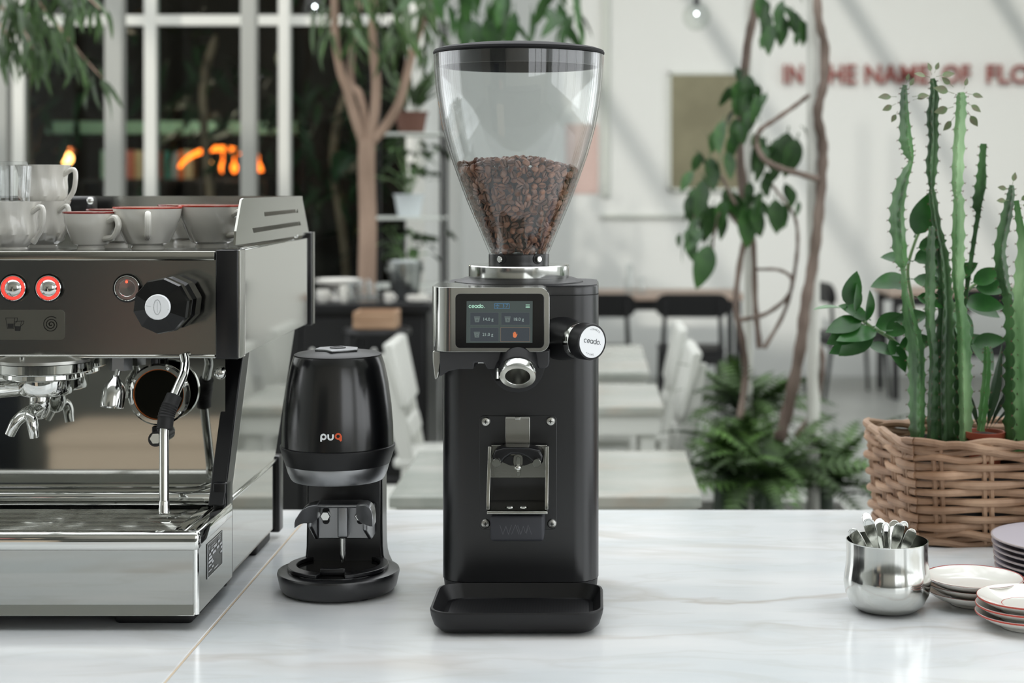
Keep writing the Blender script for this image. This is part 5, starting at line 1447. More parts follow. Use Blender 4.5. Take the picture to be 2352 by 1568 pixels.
fxl, fxr = xx(1117, 2.05), xx(1259, 2.05)
zbt = zz(1181, 2.05)
fo = obj('fork_back', MB().box(fxl + .003, fxr - .003, 2.106, 2.11, zz(1097, 2.106), zz(1022, 2.106)), 'brushed', gr_, bevel=.0005)
for x in (fxl, fxr - .0042):
    obj('fork_side', MB().prism([(2.118, zbt), (2.05, zbt + .006), (2.05, zz(1150, 2.05)), (2.082, zz(1025, 2.082)), (2.118, zz(1025, 2.11))], 'x', x, x + .0042), 'brushed', fo, bevel=.0006)
obj('fork_floor', MB().rbox(fxl + .0005, fxr - .0005, 2.048, 2.118, zbt, zbt + .0042, .0016), 'brushed', fo)
for px in (1171, 1202):
    obj('floor_screw', MB().lathe([(.0065, 0), (.0055, .0016), (0, .002)], (xx(px, 2.075), 2.075, zbt + .0042), 20), 'chrome', fo)
hook = [(1134, 1064), (1131, 1046), (1138, 1032), (1160, 1026), (1218, 1027), (1240, 1032), (1248, 1046), (1247, 1062), (1234, 1072), (1224, 1062), (1211, 1050), (1194, 1043), (1174, 1043), (1162, 1051), (1152, 1063), (1143, 1070)]
obj('fork_hook', MB().prism([(xx(a, 2.08), zz(b, 2.08)) for a, b in hook], 'y', 2.076, 2.107), 'black_plastic', fo, bevel=.0035, seg=3)
obj('hook_plate', MB().prism([(xx(a, 2.1), zz(b, 2.1)) for a, b in ((1150, 1048), (1230, 1048), (1226, 1062), (1205, 1070), (1172, 1070), (1154, 1062))], 'y', 2.103, 2.107), 'black_matte', fo)
for px in (1140, 1233):
    obj('rest_pin', MB().lathe([(.0055, -.03), (.0055, .0), (.0050, .001), (0, .001)], P(px, 1063, 2.066), 20, MX), 'steel_polish', fo)
obj('slot_plate', MB().prism(rrect(xx(1179, 2.1), xx(1201, 2.1), zz(1072, 2.1), zz(1043, 2.1), .005), 'y', 2.1, 2.107), 'brushed', fo, bevel=.0005)
obj('adjust_rod', MB().prism(rrect(xx(1186, 2.098), xx(1195, 2.098), zz(1093, 2.098), zz(1048, 2.098), .002), 'y', 2.097, 2.107), 'steel_polish', fo, bevel=.0005)
obj('adjust_screw', MB().lathe([(.0044, 0), (.0044, .002), (.002, .0035), (0, .0035)], P(1190, 1074, 2.097), 18, MX), 'chrome', fo)
pd_ = obj('stop_pad', MB().rbox(xx(1126, 2.055), xx(1249, 2.055), 2.055, 2.119, zz(1244, 2.055), zz(1184, 2.055), .004), 'pad_grey', gr_)
fw = lambda u, v: Vector((xx(u, 2.0548), 2.0548, zz(v, 2.0548)))
obj('pad_lettering', MB().strokes([[(1148, 1205), (1155, 1227), (1162, 1208), (1168, 1227), (1175, 1205)], [(1175, 1227), (1184, 1205), (1192, 1227)], [(1189, 1206), (1196, 1227), (1202, 1208), (1208, 1227), (1213, 1212)], [(1207, 1227), (1213, 1205), (1221, 1227)]], 1.3, fw), 'pad_mark', pd_)
# front tray
tx0, tx1 = xx(985, 1.985), xx(1386, 1.985)
def TL(i, z, y0=1.968, y1=2.119): return (tx0 + i, tx1 - i, y0 + i, y1 - i * .5, max(.004, .03 - i * .6), z)
obj('drip_tray', loft([TL(.020, C + .001), TL(.012, C + .003), TL(.005, C + .010), TL(.001, C + .022), TL(0, C + .0285), TL(.001, C + .0305), TL(.0035, C + .0305), TL(.006, C + .024), TL(.013, C + .012), TL(.017, C + .0105)]), 'black_matte', gr_)
obj('tray_mat', loft([TL(.0185, C + .0105), TL(.0185, C + .0112)]), 'tray_black', gr_)
# steel neck, collar, hopper
def hz(py): return zz(py, HD)
zr0, zr1 = zz(645, 2.131), zz(613, 2.131)
obj('flange', MB().lathe([(.0885, ztop + .001), (.088, ztop + .003), (.074, zr0 + .001), (.05, zr0 + .001)], (HX, HD, 0), 64), 'black_matte', gr_)
obj('adjust_ring', MB().lathe([(.05, zr0 + .0005), (.0685, zr0 + .0005), (.069, zr0 + .002), (.069, zr1 - .0015), (.0678, zr1), (.04, zr1)], (HX, HD, 0), 72), 'turned_steel', gr_)
zc = hz(583)
obj('hopper_collar', MB().lathe([(.0413, zr1), (.0416, zr1 + .002), (.0416, zc), (.039, zc + .001), (.036, zc)], (HX, HD, 0), 56), 'black_satin', gr_)
for px in (1152, 1238):
    c = P(px, 595, 2.165)
    an = math.atan2(-(2.2 - 2.165), c.x - HX)
    p = Vector((HX + .0412 * math.cos(an), HD + .0412 * math.sin(an), c.z))
    o_ = Vector((math.cos(an), math.sin(an), 0))
    sr = obj('clip_seat', MB().lathe([(.0072, -.001), (.0072, .0012), (.0055, .0016), (0, .0008)], (0, 0, 0), 20, frame_to(p, p + o_)), 'rubber', gr_)
    obj('clip_pin', MB().lathe([(.0042, 0), (.0042, .005), (.0034, .006), (0, .006)], (0, 0, 0), 18, frame_to(p, p + o_)), 'chrome', sr)
SH = F / HD
hp_ = [(582, 68), (560, 77.5), (523, 93), (492, 106.5), (462, 119), (432, 130.8), (404, 141), (380, 149.5), (358, 157), (322, 167.5), (290, 176), (245, 184), (205, 189.5), (165, 193), (140, 194.6), (127, 195)]
outer = [(r / SH, hz(y)) for y, r in hp_]
inner = [(r / SH - .0028, hz(y) + (.0015 if i == 0 else 0)) for i, (y, r) in enumerate(hp_)]
obj('hopper', MB().lathe(outer + inner[::-1], (HX, HD, 0), 96, close=True), 'hopper_glass', gr_)
rl = .1174
zl0 = hz(126)
obj('hopper_lid', MB().lathe([(.0, zl0 + .0005), (.112, zl0 + .0005), (rl, zl0 + .0005), (rl + .0004, zl0 + .0025), (rl - .001, zl0 + .0055), (.108, zl0 + .0085), (.08, zl0 + .0125), (.04, zl0 + .0152), (0, zl0 + .0155)], (HX, HD, 0), 80), 'black_lid', gr_)
obj('lid_skirt', MB().lathe([(.111, zl0), (.111, zl0 - .017), (.1085, zl0 - .017), (.1085, zl0)], (HX, HD, 0), 80, close=True), 'black_plastic', gr_)
obj('lid_button', MB().lathe([(.006, zl0 + .0155), (.006, zl0 + .0175), (0, zl0 + .018)], (HX, HD, 0), 16), 'black_matte', gr_)

# ------------------------------------------------------------------ beans
def r_in(z):
    for i in range(len(inner) - 1):
        (r0, z0), (r1, z1) = inner[i], inner[i + 1]
        if z0 <= z <= z1: return r0 + (r1 - r0) * (z - z0) / (z1 - z0)
    return inner[0][0]
def bean_top(x, y):
    return hz(372) - .10 * max(0, x - HX - .02) + .004 * math.cos((x - HX) * 30) - .02 * (y - HD) * 0
v, f = [], []
nb, mbn = 10, 6
v.append((0, 0, 1))
bm_ = MB()
bv, bf = [], []
NS = 8
for i in range(1, NS):
    xq = -1 + 2 * i / NS
    w = math.sqrt(1 - xq * xq)
    sec = [(.0044 * w, .0004), (.0036 * w, .0016), (.0008, .0014 * w + .0003), (0, -.0006), (-.0008, .0014 * w + .0003), (-.0036 * w, .0016), (-.0044 * w, .0004), (-.0036 * w, -.0024 * w), (0, -.0036 * w), (.0036 * w, -.0024 * w)]
    bv += [(.0061 * xq, a, b) for a, b in sec]
NQ = 10
for i in range(NS - 2):
    for q in range(NQ):
        bf.append((i * NQ + q, i * NQ + (q + 1) % NQ, (i + 1) * NQ + (q + 1) % NQ, (i + 1) * NQ + q))
bv += [(-.0061, 0, 0), (.0061, 0, 0)]
e0 = (NS - 1) * NQ
for q in range(NQ):
    bf.append((e0, (q + 1) % NQ, q)); bf.append((e0 + 1, (NS - 2) * NQ + q, (NS - 2) * NQ + (q + 1) % NQ))
bm_.add(bv, bf)
bean_me = mesh_of('coffee_bean', bm_, ang=42)
bean_me.materials.append(MATS['bean'])
cand = []
z = inner[0][1] + .003
while z < hz(365):
    rr = r_in(z) - .0042
    n = max(5, int(2 * PI * rr / .0108))
    off = rnd.uniform(0, 1)
    for i in range(n):
        a = 2 * PI * (i + off + rnd.uniform(-.2, .2)) / n
        p = Vector((HX + rr * math.cos(a), HD + rr * math.sin(a), z + rnd.uniform(-.0015, .0015)))
        if p.z < bean_top(p.x, p.y) - .003:
            cand.append((p, Vector((math.cos(a), math.sin(a), -.35)), 0))
    z += .0074
for i in range(260):
    rr = .089 * math.sqrt(rnd.random()); a = rnd.uniform(0, 2 * PI)
    p = Vector((HX + rr * math.cos(a), HD + rr * math.sin(a), 0))
    zt_ = bean_top(p.x, p.y)
    if rr > r_in(zt_) - .005: continue
    p.z = zt_ + rnd.uniform(-.004, .001)
    cand.append((p, Vector((0, 0, 1)) , 1))
cand.sort(key=lambda t: t[0].y - .3 * (t[2] and t[0].z > hz(366)))
def bean_M(p, nrm):
    nrm = (nrm + jit(.75)).normalized()
    if rnd.random() < .3: nrm = -nrm
    t = nrm.orthogonal().normalized()
    M = Matrix((t, nrm.cross(t), nrm)).transposed().to_4x4() @ Matrix.Rotation(rnd.uniform(0, 2 * PI), 4, 'Z')
    s = rnd.uniform(.9, 1.1)
    return Matrix.Translation(p) @ M @ Matrix.Scale(s, 4)
rest = MB()
for i, (p, nrm, k) in enumerate(cand):
    M = bean_M(p, nrm)
    if i < 300:
        o = bpy.data.objects.new('coffee_bean', bean_me)
        COL.objects.link(o)
        o.matrix_world = M
        tag(o, 'roasted coffee bean lying against the glass of the hopper', 'coffee bean', 'coffee beans in the hopper')
    else:
        rest.add(bm_.v, bm_.f, M)
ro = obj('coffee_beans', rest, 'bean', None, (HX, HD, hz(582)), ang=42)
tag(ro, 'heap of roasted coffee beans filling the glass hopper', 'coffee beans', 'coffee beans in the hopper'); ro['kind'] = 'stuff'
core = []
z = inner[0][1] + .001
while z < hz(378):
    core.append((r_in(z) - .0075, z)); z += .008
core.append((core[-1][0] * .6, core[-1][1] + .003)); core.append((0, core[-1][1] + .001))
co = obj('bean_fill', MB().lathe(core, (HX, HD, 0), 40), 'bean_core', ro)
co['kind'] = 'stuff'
# ------------------------------------------------------------------ jug with spoons
JD = 2.1
jx = xx(2037.5, JD)
SJ = F / JD
jg = thing('steel_jug', 'polished steel jug holding a bunch of teaspoons', 'jug', (jx, JD, C))
def jz(py): return C + .091 * (1424 - py) / (1424 - 1240)
jo = [(.0, C + .0005), (.034, C + .0005), (.042, C + .004), (.0485, C + .011), (.0543, C + .0225), (.0566, C + .036), (.0562, C + .044), (.0545, C + .054), (.0533, C + .064), (.053, C + .078), (.0532, C + .0912)]
ji = [(.0524, C + .0912), (.0522, C + .078), (.0525, C + .064), (.0555, C + .04), (.053, C + .0225), (.04, C + .006), (0, C + .005)]
obj('body', MB().lathe(jo + ji, (jx, JD, 0), 72), 'steel_polish', jg, ang=60)
obj('rim', MB().lathe([(.0523, C + .0905), (.0534, C + .0905), (.0535, C + .0917), (.0523, C + .0917)], (jx, JD, 0), 72, close=True), 'chrome', jg)
def spoon(px, py, dd, roll, label):
    tip = P(px, py, JD + dd)
    base = Vector((jx + (jx - tip.x) * .25 + rnd.uniform(-.008, .008), JD - dd * .4, C + .012))
    L = (tip - base).length
    zv = (tip - base).normalized()
    nv = Vector((math.sin(roll), -math.cos(roll), 0)); nv = (nv - zv * nv.dot(zv)).normalized()
    uv = nv.cross(zv)
    t = thing('teaspoon', label, 'spoon', base, 'teaspoons in the steel jug')
    def q(u, s, w=0.0): return base + uv * u + zv * s + nv * w
    out = [(-.0022, .03), (-.0026, L * .6)] + [(-.0075, L - .02)] + [(.0078 * math.cos(a), L - .0085 + .0085 * math.sin(a)) for a in [R(180 - 18 * i) for i in range(11)]] + [(.0075, L - .02), (.0026, L * .6), (.0022, .03)]
    k = len(out)
    mb = MB().add([q(u, s, .0008) for u, s in out] + [q(u, s, -.0008) for u, s in out], [tuple(range(k)), tuple(range(2 * k - 1, k - 1, -1))] + [(i, (i + 1) % k, k + (i + 1) % k, k + i) for i in range(k)])
    obj('handle', mb, 'chrome', t, bevel=.0005)
    inn = [(u * .62, s) for u, s in out if s > L * .62]
    mr_ = MB().strokes([[(u * .7, s - (.002 if s > L - .012 else 0)) for u, s in out[2:-2]]], .0011, lambda a, b: q(a, b, .001))
    obj('handle_rib', mr_, 'steel_polish', t)
    bw = MB(); 
    M = Matrix((uv, nv, zv)).transposed().to_4x4(); M.translation = q(0, .012)
    bw.ball((0, 0, 0), (.012, .0035, .02), 14, M)
    for p in bw.v: pass
    obj('spoon_bowl', bw, 'chrome', t)
SP = [(1954, 1214, .0, -.5, 'teaspoon leaning out over the left rim of the jug'), (1987, 1177, .02, .5, 'tallest teaspoon in the jug, at the back left'), (1992, 1190, -.01, -.2, 'bright teaspoon in front of the tallest one'),
      (2019, 1190, .015, .1, 'teaspoon in the centre left of the jug, handle facing us'), (2034, 1199, .0, .6, 'narrow teaspoon seen edge on at the centre of the jug'), (2056, 1194, .02, -.1, 'teaspoon at the centre back of the jug'),
      (2079, 1196, .005, .45, 'teaspoon leaning right with a bright ribbed handle'), (2068, 1200, -.012, .2, 'front right teaspoon crossing the one behind it'), (2098, 1214, .0, .3, 'shortest teaspoon, leaning against the right rim of the jug')]
for a in SP: spoon(*a)

# ------------------------------------------------------------------ saucers and plates
def saucer_prof(r):
    return [(r * .5, 0), (r * .5, .003), (r * .56, .0045), (r * .8, .009), (r * .98, .0165), (r, .0185), (r * .985, .019), (r * .78, .0125), (r * .52, .0085), (r * .3, .008), (0, .008)]
def saucer(x, d, z, r, lab, band, line=False, grp=''):
    t = thing('saucer', lab, 'saucer', (x, d, z), grp)
    obj('dish', MB().lathe(saucer_prof(r), (x, d, z), 64), 'ceramic', t)
    obj('rim_line', MB().lathe([(r * .968, .0184), (r * .985, .0193), (r * .993, .0192)] if not line else [(r * .985, .0188), (r * .998, .0188), (r * 1.002, .0176), (r * .995, .0165)], (x, d, z), 64, close=line, cap=False), band, t)
    if line:
        obj('well_line', MB().lathe([(r * .500, .00865), (r * .512, .0087)], (x, d, z), 64, cap=False), band, t)
ax, ad = xx(2238, 2.13), 2.13
for k, nm in enumerate(('bottom', 'middle', 'top')):
    saucer(ax + (0, .0012, -.0008)[k], ad + (0, .002, 0)[k], C + .0007 + k * .0084, .0652, nm + ' saucer with dark red rim line in the stack behind the jug', 'red_glaze', False, 'saucers stacked behind the jug')
bx2, bd2 = xx(2357, 2.02), 2.02
for k, nm in enumerate(('bottom', 'middle', 'top')):
    saucer(bx2 + (-.001, .0, .002)[k], bd2 + (-.002, 0, .001)[k], C + .0007 + k * .0094, .063, nm + ' saucer with orange red edge in the stack at the right border', 'red_bright', True, 'saucers stacked at the right border')
px2, pd2 = xx(2447, 2.28), 2.28
for k, nm in enumerate(('lowest', 'second lowest', 'third from the bottom', 'third from the top', 'second from the top', 'topmost')):
    z = C + .0006 + k * .0085
    rr = .098 + (0, .001, .002, .0025, .004, .005)[k]
    t = thing('dinner_plate', nm + ' lilac grey plate in the stack by the basket', 'plate', (px2, pd2, z), 'lilac grey plates in a stack')
    obj('dish', MB().lathe([(.06, 0), (.062, .003), (rr - .012, .0062), (rr, .0112), (rr, .0128), (rr - .002, .0132), (rr - .016, .0092), (.06, .0082), (0, .008)] if k < 5 else [(.06, 0), (.062, .003), (rr - .012, .0062), (rr, .0112), (rr, .0128), (rr - .002, .0132), (rr - .016, .0118), (.06, .0112), (0, .011)], (px2, pd2, z), 72), 'plate_lilac', t)
    obj('edge', MB().lathe([(rr - .0008, .0109), (rr + .0004, .0112), (rr + .0004, .0128), (rr - .0015, .0134)], (px2, pd2, z), 72, cap=False), 'plate_edge', t)

# ------------------------------------------------------------------ wicker basket
BA, BBk = Vector((.496, 2.462, C)), Vector((.462, 2.66, C))
BW, BDp, BH = .37, .2, .163
bang = math.atan2(BBk.x - BA.x, BBk.y - BA.y)
bas = thing('wicker_basket', 'rectangular brown wicker basket holding cacti on the counter', 'basket', (BA.x + BW / 2, 2.56, C))
def ring_pts(h, n_per=(40, 24, 40, 24), wob=0.0, phase=0.0, amp=.0035, inset=0.0):
    """points round the basket at height h; weaves in and out of the stakes"""
    fl_ = .012 * (h / BH)                      # flares outward upwards
    def corner(u, v):
        x = BA.x + u * BW + (BBk.x - BA.x) * v; y = BA.y + v * BDp
        cx, cy = BA.x + BW / 2, BA.y + BDp / 2
        x += (1 if u > .5 else -1) * (fl_ - inset); y += (1 if v > .5 else -1) * (fl_ - inset)
        return Vector((x, y, C + h))
    cs_ = [corner(0, 0), corner(1, 0), corner(1, 1), corner(0, 1)]
    nr = [Vector((0, -1, 0)), Vector((1, 0, 0)), Vector((0, 1, 0)), Vector((-1, 0, 0))]
    pts = []
    for s in range(4):
        a, b = cs_[s], cs_[(s + 1) % 4]
        n = n_per[s]
        wv = 2.5 if s % 2 == 0 else 2.0
        for i in range(n):
            t = (i + .5) / n
            ed = min(1, min(t, 1 - t) * 9)
            p = a.lerp(b, t) + nr[s] * (amp * math.sin(2 * PI * wv * t + phase) * ed - .012 * (1 - ed) ** 2)
            p.z += wob * math.sin(7 * t + s * 2 + phase * 3)
            pts.append(p)
    return pts
rows = 8
for k in range(rows):
    h = .030 + k * .0135
    obj('cane', MB().tube(ring_pts(h, phase=PI * (k % 2), wob=.0009, amp=.006), [.0064 + .0007 * math.sin(i * .31 + k) for i in range(128)], 8, closed=True), 'wicker', bas)
for (h, ph, rr) in ((.005, 0, .0062), (.012, 2.1, .0065), (.019, 4.2, .006), (BH - .026, 0, .0058), (BH - .017, 2.1, .0064), (BH - .008, 4.2, .0066), (BH - .003, 1.0, .006)):
    P_ = ring_pts(h, phase=ph, amp=.004)
    for i, p in enumerate(P_): p.z += .0035 * math.sin(i * .55 + ph)
    obj('braid_strand', MB().tube(P_, rr, 8, closed=True), 'wicker', bas)
for s in range(4):
    n = 5 if s % 2 == 0 else 4
    for i in range(n):
        t = (i + .5) / n
        def at(h):
            q = ring_pts(h, (n, n, n, n), 0, 0, 0, .001)
            return q[s * n + i]
        a, b = at(.004), at(BH - .004)
        for off in (-.0055, .0055):
            tv = (at(.05) - ring_pts(.05, (n, n, n, n), 0, 0, 0, .001)[s * n + (i - 1 if i else 1)]).normalized() * off
            obj('stake', MB().tube([a + tv, b + tv], .0042, 7), 'wicker', bas)
obj('dark_filler', MB().box(BA.x + .012, BA.x + BW - .015, BA.y + .012, BA.y + BDp - .012, C + .008, C + .1), 'rubber', bas)  # black block stands in for shade inside the basket, also carries the pots

# ------------------------------------------------------------------ cacti
def cactus_stem(parent, pts, R_, m, seed=0, ribs=3, rot=0.5, taper_top=.5, spines=True):
    """pts: list of (px, py, d, relative radius); ribbed stem with toothed edges"""
    rg_ = random.Random(seed)
    base = [(P(a, b, d), k) for a, b, d, k in pts]
    path = cr([p for p, k in base], 10)
    N = len(path)
    ks = []
    for i in range(N):
        t = i / 10
        j = min(int(t), len(base) - 2); u = t - j
        ks.append(base[j][1] * (1 - u) + base[j + 1][1] * u)
    # resample densely for teeth
    v, fs = [], []
    spn = MB()
    step = .0034
    dense, kk = [path[0]], [ks[0]]
    for i in range(N - 1):
        l = (path[i + 1] - path[i]).length
        n = max(1, int(l / step))
        for q in range(1, n + 1):
            dense.append(path[i].lerp(path[i + 1], q / n)); kk.append(ks[i] + (ks[i + 1] - ks[i]) * q / n)
    M_ = len(dense)
    npt = ribs * 4
    up = Vector((0, -1, 0))
    for i, p in enumerate(dense):
        t = (dense[min(i + 1, M_ - 1)] - dense[max(i - 1, 0)]).normalized()
        a = t.cross(up).normalized(); b = t.cross(a).normalized()
        r0 = R_ * kk[i]
        tooth = (i % 5)
        for k in range(ribs):
            th = rot + 2 * PI * k / ribs
            tm_ = 1 + (.24 if tooth == 0 else (.04 if tooth in (1, 4) else -.07))
            for da, rr in ((0, r0 * tm_), (.22, r0 * .86), (PI / ribs, r0 * .42), (2 * PI / ribs - .22, r0 * .86)):
                v.append(p + (a * math.cos(th + da) + b * math.sin(th + da)) * rr)
            if spines and tooth == 0 and 2 < i < M_ - 2:
                dr = a * math.cos(th) + b * math.sin(th)
                tip = p + dr * r0 * 1.24
                for s in (-1, 1):
                    spn.add([tip + t * .0008, tip - t * .0008, tip + dr * .0032 + t * s * .0016 + (a * math.sin(th) - b * math.cos(th)) * s * .0012], [(0, 1, 2)])
    for i in range(M_ - 1):
        for k in range(npt):
            kn_ = (k + 1) % npt
            fs.append((i * npt + k, i * npt + kn_, (i + 1) * npt + kn_, (i + 1) * npt + k))
    fs.append(tuple(range(npt - 1, -1, -1))); fs.append(tuple(range((M_ - 1) * npt, M_ * npt)))
    st_ = obj('stem', MB().add(v, fs), m, parent, ang=60)
    if spines and spn.v:
        so = obj('spines', spn, 'spine', st_, smooth=False); so['kind'] = 'stuff'
    return dense
LC = leaf_mesh('cactus_leaf', .021, .0085, 'leaf_small', .1, .1, 6, 1.0, .3)
cc = P(2160, 1040, 2.55)
ct = thing('tall_cactus', 'cluster of tall ribbed green cactus stems with small leaves at the tips', 'cactus', (cc.x, 2.555, C + .101))
obj('pot', MB().lathe([(.045, C + .101), (.055, C + .15), (.052, C + .15), (.05, C + .143), (0, C + .143)], (xx(2165, 2.56), 2.56, 0), 28), 'rubber', ct)
obj('soil', MB().lathe([(.05, C + .1435), (0, C + .146)], (xx(2165, 2.56), 2.56, 0), 20), 'soil', ct)
d_ = 2.53
cactus_stem(ct, [(2108, 1040, d_, .95), (2108, 930, d_, 1.05), (2105, 800, d_, 1.1), (2092, 740, d_, .9), (2080, 680, d_, .45), (2075, 620, d_, .3), (2072, 600, d_, .8), (2064, 530, d_, 1.0), (2062, 480, d_, .95), (2075, 415, d_, .75), (2092, 372, d_, .28), (2088, 350, d_, .7), (2082, 320, d_, .85), (2078, 260, d_, .6), (2077, 215, d_, .45), (2079, 195, d_, .3)], .0135, 'cactus', 1, rot=.5)
cactus_stem(ct, [(2172, 1040, 2.56, 1.15), (2168, 900, 2.56, 1.2), (2170, 780, 2.56, 1.15), (2172, 700, 2.56, .9), (2166, 600, 2.56, .75), (2152, 520, 2.56, .5), (2142, 450, 2.56, .45), (2140, 430, 2.56, .3), (2140, 380, 2.56, .7), (2144, 320, 2.56, .55), (2142, 270, 2.56, .7), (2146, 210, 2.56, .5), (2142, 180, 2.56, .3)], .0135, 'cactus', 2, rot=1.2, ribs=4)
cactus_stem(ct, [(2218, 1040, 2.52, .9), (2216, 900, 2.52, .95), (2212, 760, 2.52, .95), (2203, 690, 2.52, .6), (2200, 640, 2.52, .85), (2200, 540, 2.52, .9), (2201, 460, 2.52, .75), (2197, 448, 2.52, .45), (2198, 420, 2.52, .8), (2201, 340, 2.52, .8), (2206, 260, 2.52, .75), (2207, 222, 2.52, .7), (2206, 212, 2.52, .4)], .0125, 'cactus_light', 3, rot=.15)
cactus_stem(ct, [(2196, 1040, 2.58, .6), (2200, 900, 2.58, .6), (2195, 760, 2.58, .5), (2212, 720, 2.58, .35), (2225, 640, 2.58, .35), (2240, 540, 2.58, .35), (2248, 490, 2.58, .4), (2247, 470, 2.58, .75), (2256, 420, 2.58, .85), (2258, 370, 2.58, .55), (2261, 330, 2.58, .5)], .0125, 'cactus', 4, rot=.9)
cactus_stem(ct, [(2142, 1040, 2.545, .7), (2140, 960, 2.545, .7), (2144, 820, 2.545, .6), (2136, 740, 2.545, .7), (2136, 640, 2.545, .75), (2138, 560, 2.545, .6), (2140, 520, 2.545, .4)], .0125, 'cactus', 5, rot=.2)
for (a, b, dx, dz_, s) in ((2060, 222, -1, .0, 1.5), (2058, 238, -1, -.5, 1.2), (2062, 255, -.6, -1, 1.0), (2095, 222, 1, .1, 1.3), (2086, 205, .5, 1, 1.0), (2096, 230, 1, .3, 1.1), (2082, 192, .2, 1, .8),
                           (2136, 178, -1, .3, 1.3), (2140, 172, -.3, 1, 1.0), (2150, 176, 1, .2, 1.4), (2146, 168, .4, 1, .9),
                           (2192, 215, -1, .3, 1.7), (2190, 200, -.9, .7, 1.2), (2190, 245, -1, -.3, 1.6), (2192, 268, -.7, -.9, 1.4), (2222, 215, 1, -.2, 1.2), (2220, 235, .9, -.6, 1.3), (2222, 255, .6, -1, 1.4), (2214, 205, .3, 1, .9)):
    put_leaf(LC, ct, P(a, b, 2.535), (dx, -.25, dz_), rnd.uniform(-.5, .5), s, up=Vector((.1, -1, .3)))
c2 = thing('second_cactus', 'broad dark green cactus cut off by the right edge of the picture', 'cactus', (xx(2340, 2.53), 2.53, C + .101))
obj('pot', MB().lathe([(.04, C + .101), (.048, C + .15), (.045, C + .15), (.044, C + .143), (0, C + .143)], (xx(2352, 2.53), 2.53, 0), 28), 'rubber', c2)
cactus_stem(c2, [(2330, 1040, 2.5, 1.25), (2332, 900, 2.5, 1.3), (2332, 760, 2.5, 1.2), (2322, 690, 2.5, 1.0), (2310, 660, 2.5, .6), (2302, 620, 2.5, .8), (2298, 570, 2.5, .7), (2312, 500, 2.5, .7), (2322, 450, 2.5, .5), (2324, 425, 2.5, .3)], .014, 'cactus', 7, rot=.4)
cactus_stem(c2, [(2350, 1040, 2.48, .9), (2348, 820, 2.48, .9), (2345, 660, 2.48, .8), (2352, 560, 2.48, .7), (2342, 500, 2.48, .5), (2336, 460, 2.48, .35)], .0135, 'cactus_light', 8, rot=.8)
for (a, b, dx, dz_) in ((2320, 435, -1, .2), (2325, 425, .2, 1), (2318, 460, -1, 0), (2338, 465, .8, .6), (2340, 470, 1, -.1)):
    put_leaf(LC, c2, P(a, b, 2.49), (dx, -.25, dz_), 0, 1.0, up=Vector((.1, -1, .3)))
# terracotta pot with a young cactus and strap leaves
tpx = xx(2262, 2.515)
tpz = zz(1000, 2.47)
c3 = thing('terracotta_pot', 'small terracotta pot with a thin young cactus in the basket', 'plant', (tpx, 2.515, C + .101))
obj('pot', MB().lathe([(.022, C + .101), (.0275, tpz - .01), (.031, tpz - .01), (.032, tpz), (.029, tpz), (.027, tpz - .006), (0, tpz - .006)], (tpx, 2.515, 0), 32), 'terracotta', c3)
obj('soil', MB().lathe([(.028, tpz - .006), (0, tpz - .001)], (tpx, 2.515, 0), 20), 'soil', c3)
cactus_stem(c3, [(2252, 990, 2.505, .8), (2258, 940, 2.505, 1.0), (2266, 860, 2.505, .9), (2267, 810, 2.505, .7), (2265, 795, 2.505, .4)], .008, 'cactus_light', 9, rot=.2)
LA = leaf_mesh('strap_blade', .12, .014, 'leaf_dark', .12, .5, 6, .8, .02)
for (a, b, dx, dz_, s) in ((2266, 985, .25, 1, 1.2), (2272, 985, .55, 1, 1.1), (2280, 980, .8, .8, .8), (2248, 985, -.25, 1, .7)):
    put_leaf(LA, c3, P(a, b, 2.52), (dx, .1, dz_), rnd.uniform(-.5, .5), s)
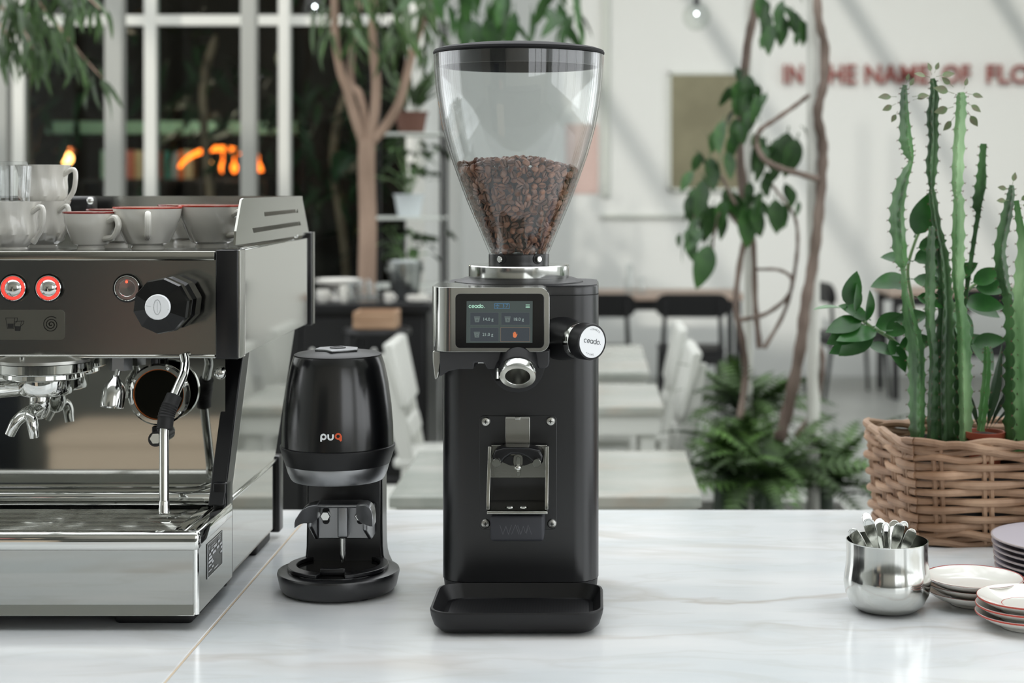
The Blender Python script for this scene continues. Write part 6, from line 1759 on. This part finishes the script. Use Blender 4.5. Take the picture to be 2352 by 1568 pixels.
# zz plant
zp = thing('zz_plant', 'leafy plant with round glossy dark leaves leaning out of the basket', 'plant', (xx(2120, 2.6), 2.6, C + .101))
obj('pot', MB().lathe([(.03, C + .101), (.036, C + .14), (.034, C + .14), (.033, C + .135), (0, C + .135)], (xx(2100, 2.62), 2.62, 0), 20), 'rubber', zp)
LZ = leaf_mesh('zz_leaf', .062, .032, 'leaf_gloss', .12, .18, 8, 1.2, .06)
stems = [([(2110, 1010), (2100, 900), (2085, 830), (2050, 780), (2000, 750), (1960, 718), (1940, 705)], 2.6),
         ([(2120, 1010), (2112, 900), (2108, 780), (2095, 690), (2085, 620), (2100, 560), (2118, 520)], 2.62),
         ([(2135, 1000), (2150, 860), (2170, 760), (2200, 690), (2230, 660), (2260, 640)], 2.63)]
for pl, d in stems:
    pts = cr([P(a, b, d) for a, b in pl], 6)
    obj('stalk', MB().tube(pts, [.0042 * (1 - .5 * i / len(pts)) for i in range(len(pts))], 8), 'stem_green', zp)
for (a, b, dx, dz_, s, ro_) in ((1945, 706, .25, 1, 1.0, .2), (1940, 708, -1, .1, .9, 1.2), (1965, 720, .1, 1, .8, 1.2), (1990, 742, .15, 1, .9, 1.3), (1985, 735, -1, -.2, 1.1, .2), (1990, 742, -1, -.45, 1.2, -.3), (2010, 755, -.9, -.6, 1.2, -.4), (2005, 750, .9, .3, 1.0, .3),
                               (2020, 760, -1, -.1, 1.2, .4), (2030, 768, .8, .5, 1.0, .3), (1985, 790, -1, -.15, 1.0, .2), (1990, 790, 1, -.25, .9, -.4), (2040, 775, .5, -.9, 1.0, -.3), (2060, 795, 1, .25, 1.0, .2), (2000, 735, -.8, .45, 1.0, .3), (2055, 740, .9, .3, .9, .2),
                               (2100, 545, .35, 1, 1.3, .2), (2095, 600, -.9, .2, .9, .3), (2095, 600, .9, .4, .9, .2), (2090, 640, -1, -.1, 1.1, .2), (2092, 640, 1, -.15, 1.0, -.2), (2100, 680, .95, -.2, 1.0, -.2), (2085, 660, -1, .3, .8, .2),
                               (2112, 600, .9, .1, .8, .2), (2105, 570, .9, .3, .8, .4), (2205, 690, .9, -.3, 1.1, -.2), (2235, 660, 1, .05, 1.0, .1), (2230, 650, .8, .4, .9, .3), (2210, 690, 1, -.1, 1.1, .1), (2195, 700, .3, -1, 1.2, -.3), (2225, 760, .6, -.9, 1.2, -.2), (2230, 790, .9, .2, .9, .2), (2160, 640, -.5, .8, .7, .3), (2185, 640, .7, .5, .8, .3)):
    put_leaf(LZ, zp, P(a, b, 2.58 + rnd.uniform(-.02, .02)), (dx, -.3, dz_), ro_ * .7, s, up=Vector((.1, -1, .75)))
